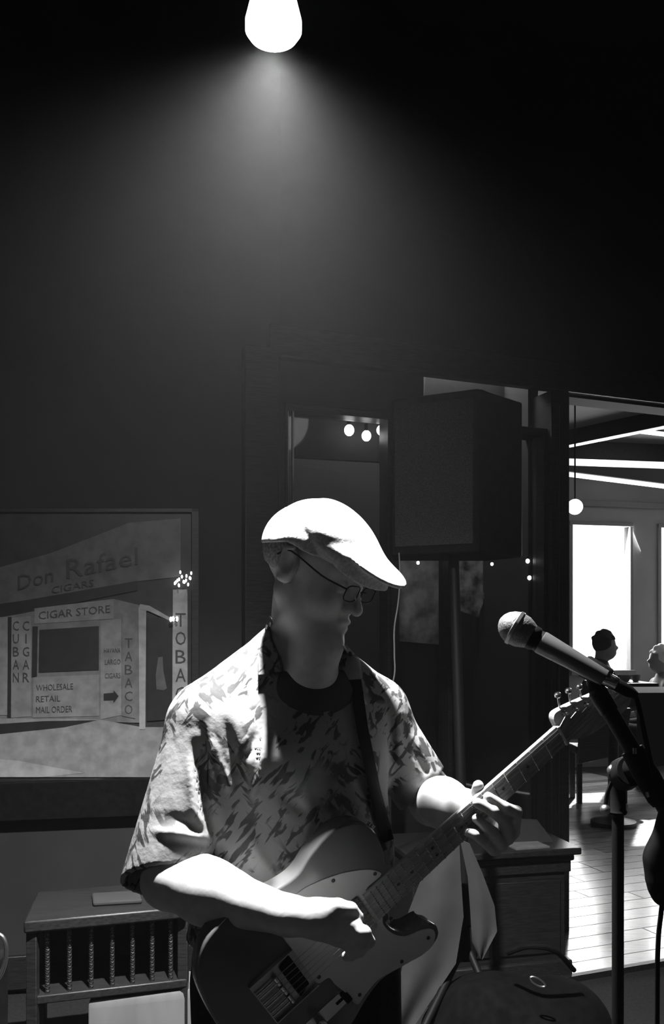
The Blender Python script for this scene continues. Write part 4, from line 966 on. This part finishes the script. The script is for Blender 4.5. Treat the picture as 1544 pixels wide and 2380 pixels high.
# ================================================================= FAR ROOM: patrons, tables, chair
def patron(name, px, py, Y, k, lab, m_top, m_h, face=1, hair=True):
    t_ = thing('person', Vector((P(px, py, Y).x, Y, 0)), lab, 'person')
    c = P(px, py, Y); fx = face
    f_ = Field(ar(c.x-.42, c.x+.42, .012), ar(Y-.42, Y+.42, .012), ar(.0, c.z+.2, .012))
    f_.ell(c, (.088, .075, .11), .02); f_.ell(c+Vector((.03*fx, 0, -.06)), (.06, .055, .07), .03); f_.ball(c+Vector((.098*fx, 0, -.025)), .016, .02)
    f_.ball(c+Vector((.078*fx, 0, -.075)), .016, .015); f_.cone(c+Vector((-.03*fx, 0, -.08)), c+Vector((-.05*fx, 0, -.2)), .055, .06, .03)
    f_.ell(c+Vector((-.04*fx, 0, -.5)), (.13, .15, .28), .03)
    for s_ in (-1, 1):
        sh_ = c+Vector((-.04*fx, .17*s_, -.27)); el = sh_+Vector((.06*fx, .03*s_, -.28)); hd = el+Vector((.26*fx, -.05*s_, .03))
        f_.cone(sh_, el, .055, .045, .03); f_.cone(el, hd, .042, .03, .02); f_.ball(hd+Vector((.05*fx, 0, 0)), .035, .03)
        kn = Vector((c.x+.33*fx, Y+.11*s_, .50)); f_.cone((c.x-.05*fx, Y+.09*s_, .52), kn, .08, .06, .03); f_.cone(kn, (kn.x, kn.y, .05), .055, .04, .02); f_.cone((kn.x, kn.y, .04), (kn.x+.06*fx, kn.y, .035), .04, .03, .02)
    f_.build('body', m_fskin, t_)
    j = Field(ar(c.x-.45, c.x+.45, .012), ar(Y-.45, Y+.45, .012), ar(.1, c.z+.05, .012))
    j.ell(c+Vector((-.04*fx, 0, -.50)), (.19, .20, .32), .03); j.cone(c+Vector((-.05*fx, 0, -.17)), c+Vector((-.05*fx, 0, -.26)), .068, .09, .05)
    for s_ in (-1, 1):
        sh_ = c+Vector((-.04*fx, .17*s_, -.26)); el = sh_+Vector((.06*fx, .03*s_, -.28)); hd = el+Vector((.24*fx, -.05*s_, .03))
        j.cone(c+Vector((-.05*fx, 0, -.19)), sh_, .06, .065, .04); j.cone(sh_, el, .068, .055, .03); j.cone(el, hd, .052, .042, .02)
    j.build('jacket', m_top, t_)
    lg = Field(ar(c.x-.5, c.x+.6, .014), ar(Y-.35, Y+.35, .014), ar(.05, .75, .014))
    for s_ in (-1, 1):
        kn = Vector((c.x+.33*fx, Y+.11*s_, .50)); lg.cone((c.x-.05*fx, Y+.09*s_, .53), kn, .095, .072, .03); lg.cone(kn, (kn.x, kn.y, .09), .068, .055, .02)
    lg.build('trousers', m_denim, t_)
    if hair:
        hr_ = Field(ar(c.x-.16, c.x+.16, .007), ar(Y-.16, Y+.16, .007), ar(c.z-.14, c.z+.18, .007)); hr_.ell(c+Vector((-.018*fx, 0, .022)), (.098, .085, .105), .02)
        rr = random.Random(5)
        for _ in range(26):
            a1, a2 = rr.uniform(0, 6.28), rr.uniform(0, 1.5); hr_.ball(c+Vector((-.018*fx+.092*math.cos(a1)*math.cos(a2), .08*math.sin(a1)*math.cos(a2), .03+.09*math.sin(a2))), .018, .015)
        q1, q2 = hr_.ax[0][:, None, None], hr_.ax[2][None, None, :]
        hr_.d = np.maximum(hr_.d, np.minimum((q1-c.x)*fx-.03, (c.z+.045)-q2)+0*hr_.d).astype(np.float32)
        hr_.build('hair', m_h, t_)
    return t_, c
m_dhair = mat('dark_hair', .03, .8, bump=.5)
patron('person', 1408, 1499, 7.9, 0, 'person in a dark coat with curly dark hair seated in profile before the bright window', m_coat, m_dhair, 1)
patron('person', 1532, 1530, 8.65, 0, 'person with pale hair seated at the far right edge, turned left', mat('grey_jacket', .2, .9), m_white, -1)
# table top cluttered with dishes, and a dark chair in front
tb = thing('dining_table', Vector((P(1480, 1590, 6.6).x+.15, 6.7, 0)), 'dark dining table in the far room behind the headstock', 'table')
zT = P(1470, 1586, 6.4).z
tx0, tx1 = P(1405, 1590, 6.3).x, P(1530, 1600, 6.3).x
MB().box((tx0, 6.2, zT-.04), (tx1-tx0, .08, 0), (-.02, .55, 0), (0, 0, .04)).build('tabletop', m_woodh, tb, bevel=.006)
MB().lathe((tx0+.12, 6.48, .002), (tx0+.12, 6.48, zT-.04), [(0, .16), (.03, .16), (.06, .04), (.95, .035), (1, .08)], 20).build('pedestal', m_wood, tb)
MB().box((tx0+.05, 6.24, zT-.16), (tx1-tx0-.1, .06, 0), (0, .02, 0), (0, 0, .12)).build('apron', m_wood, tb)
for px, lab in ((1452, 'white bowl on the dark table beside the coated person'), (1478, 'small white cup on the dark table right of the bowl')):
    c = P(px, 1575, 6.5); c.z = zT; k = .045 if px < 1460 else .03
    MB().lathe(c+Vector((0, 0, .001)), c+Vector((0, 0, .05)), [(0, k*.6), (.1, k*.7), (.6, k), (1, k*1.1), (.95, k), (.3, k*.6)], 20).build('bowl' if px < 1460 else 'cup', m_white, label=lab, cat='dish')
ch = thing('dining_chair', Vector((P(1400, 1850, 7.4).x, 7.45, 0)), 'dark chair with its back to the stage beside the door post', 'chair')
x0, x1 = P(1340, 1700, 7.3).x, P(1462, 1700, 7.3).x
zs0, zs1 = .42, P(1400, 1645, 7.3).z
MB().prism([(x0, 7.3, zs0-.02), (x1, 7.3, zs0-.02), (x1+.01, 7.60, zs0-.02), (x0+.01, 7.60, zs0-.02)], (0, 0, .06)).build('seat', m_wood, ch, bevel=.01)
MB().prism([(x0, 7.27, zs0-.1), (x1-.05, 7.27, zs0-.02), (x1, 7.22, zs1), (x0+.02, 7.22, zs1)], (0, .04, .005)).build('backrest', m_wood, ch, bevel=.01)
for x, y in ((x0+.01, 7.3), (x1-.05, 7.3), (x0+.02, 7.55), (x1-.05, 7.55)): MB().box((x, y, .002), (.04, 0, 0), (0, .04, 0), (0, 0, zs0)).build('leg', m_wood, ch, bevel=.004)
bn = thing('draped_table', Vector((3.3, 5.5, 0)), 'tall table under a dark hanging cloth at the right edge of the far room', 'table')
x0 = P(1484, 1700, 5.3).x; zq, zl = P(1500, 1612, 5.3).z, P(1500, 1782, 5.3).z
MB().box((x0, 5.3, zq-.03), (1.2, .1, 0), (0, .6, 0), (0, 0, .03)).build('tabletop', m_woodh, bn, bevel=.004)
g = [[(x0-.012+(1.22)*j/30, 5.285+.012*math.sin(j*1.9)*i/6+.1*j/30, zq+.004-(zq-zl)*i/6) for j in range(31)] for i in range(7)]
MB().sheet(g, .004).build('hanging_cloth', m_coat, bn)
MB().box((x0-.012, 5.285, zq+.001), (1.224, .1, 0), (0, .62, 0), (0, 0, .004)).build('cloth_top', m_coat, bn)
MB().lathe((x0+.6, 5.65, .002), (x0+.6, 5.65, zq-.03), [(0, .22), (.03, .22), (.05, .04), (.97, .04), (1, .1)], 20).build('pedestal', m_wood, bn)

# ================================================================= HAZE in the stage light
hm = bpy.data.materials.new('haze'); hm.use_nodes = True; nt = hm.node_tree
for n in list(nt.nodes): nt.nodes.remove(n)
o_ = nt.nodes.new('ShaderNodeOutputMaterial'); vs_ = nt.nodes.new('ShaderNodeVolumeScatter'); tcz = nt.nodes.new('ShaderNodeTexCoord'); sx = nt.nodes.new('ShaderNodeSeparateXYZ'); mr = nt.nodes.new('ShaderNodeMapRange')
nt.links.new(tcz.outputs['Object'], sx.inputs[0]); nt.links.new(sx.outputs['Z'], mr.inputs[0]); nt.links.new(mr.outputs[0], vs_.inputs['Density'])
mr.interpolation_type = 'SMOOTHSTEP'
for i_, v_ in ((1, 1.3), (2, 2.7), (3, .0012), (4, .0075)): mr.inputs[i_].default_value = v_      # smoke hangs high and thins towards the floor
vs_.inputs['Color'].default_value = (1, 1, 1, 1); nt.links.new(vs_.outputs[0], o_.inputs['Volume'])
MB().box((-2.4, .35, .03), (4.6, 0, 0), (0, 2.75, 0), (0, 0, 3.9)).build('haze', hm, kind='stuff', label='thin smoky haze glowing in the beam under the spotlight', cat='haze')
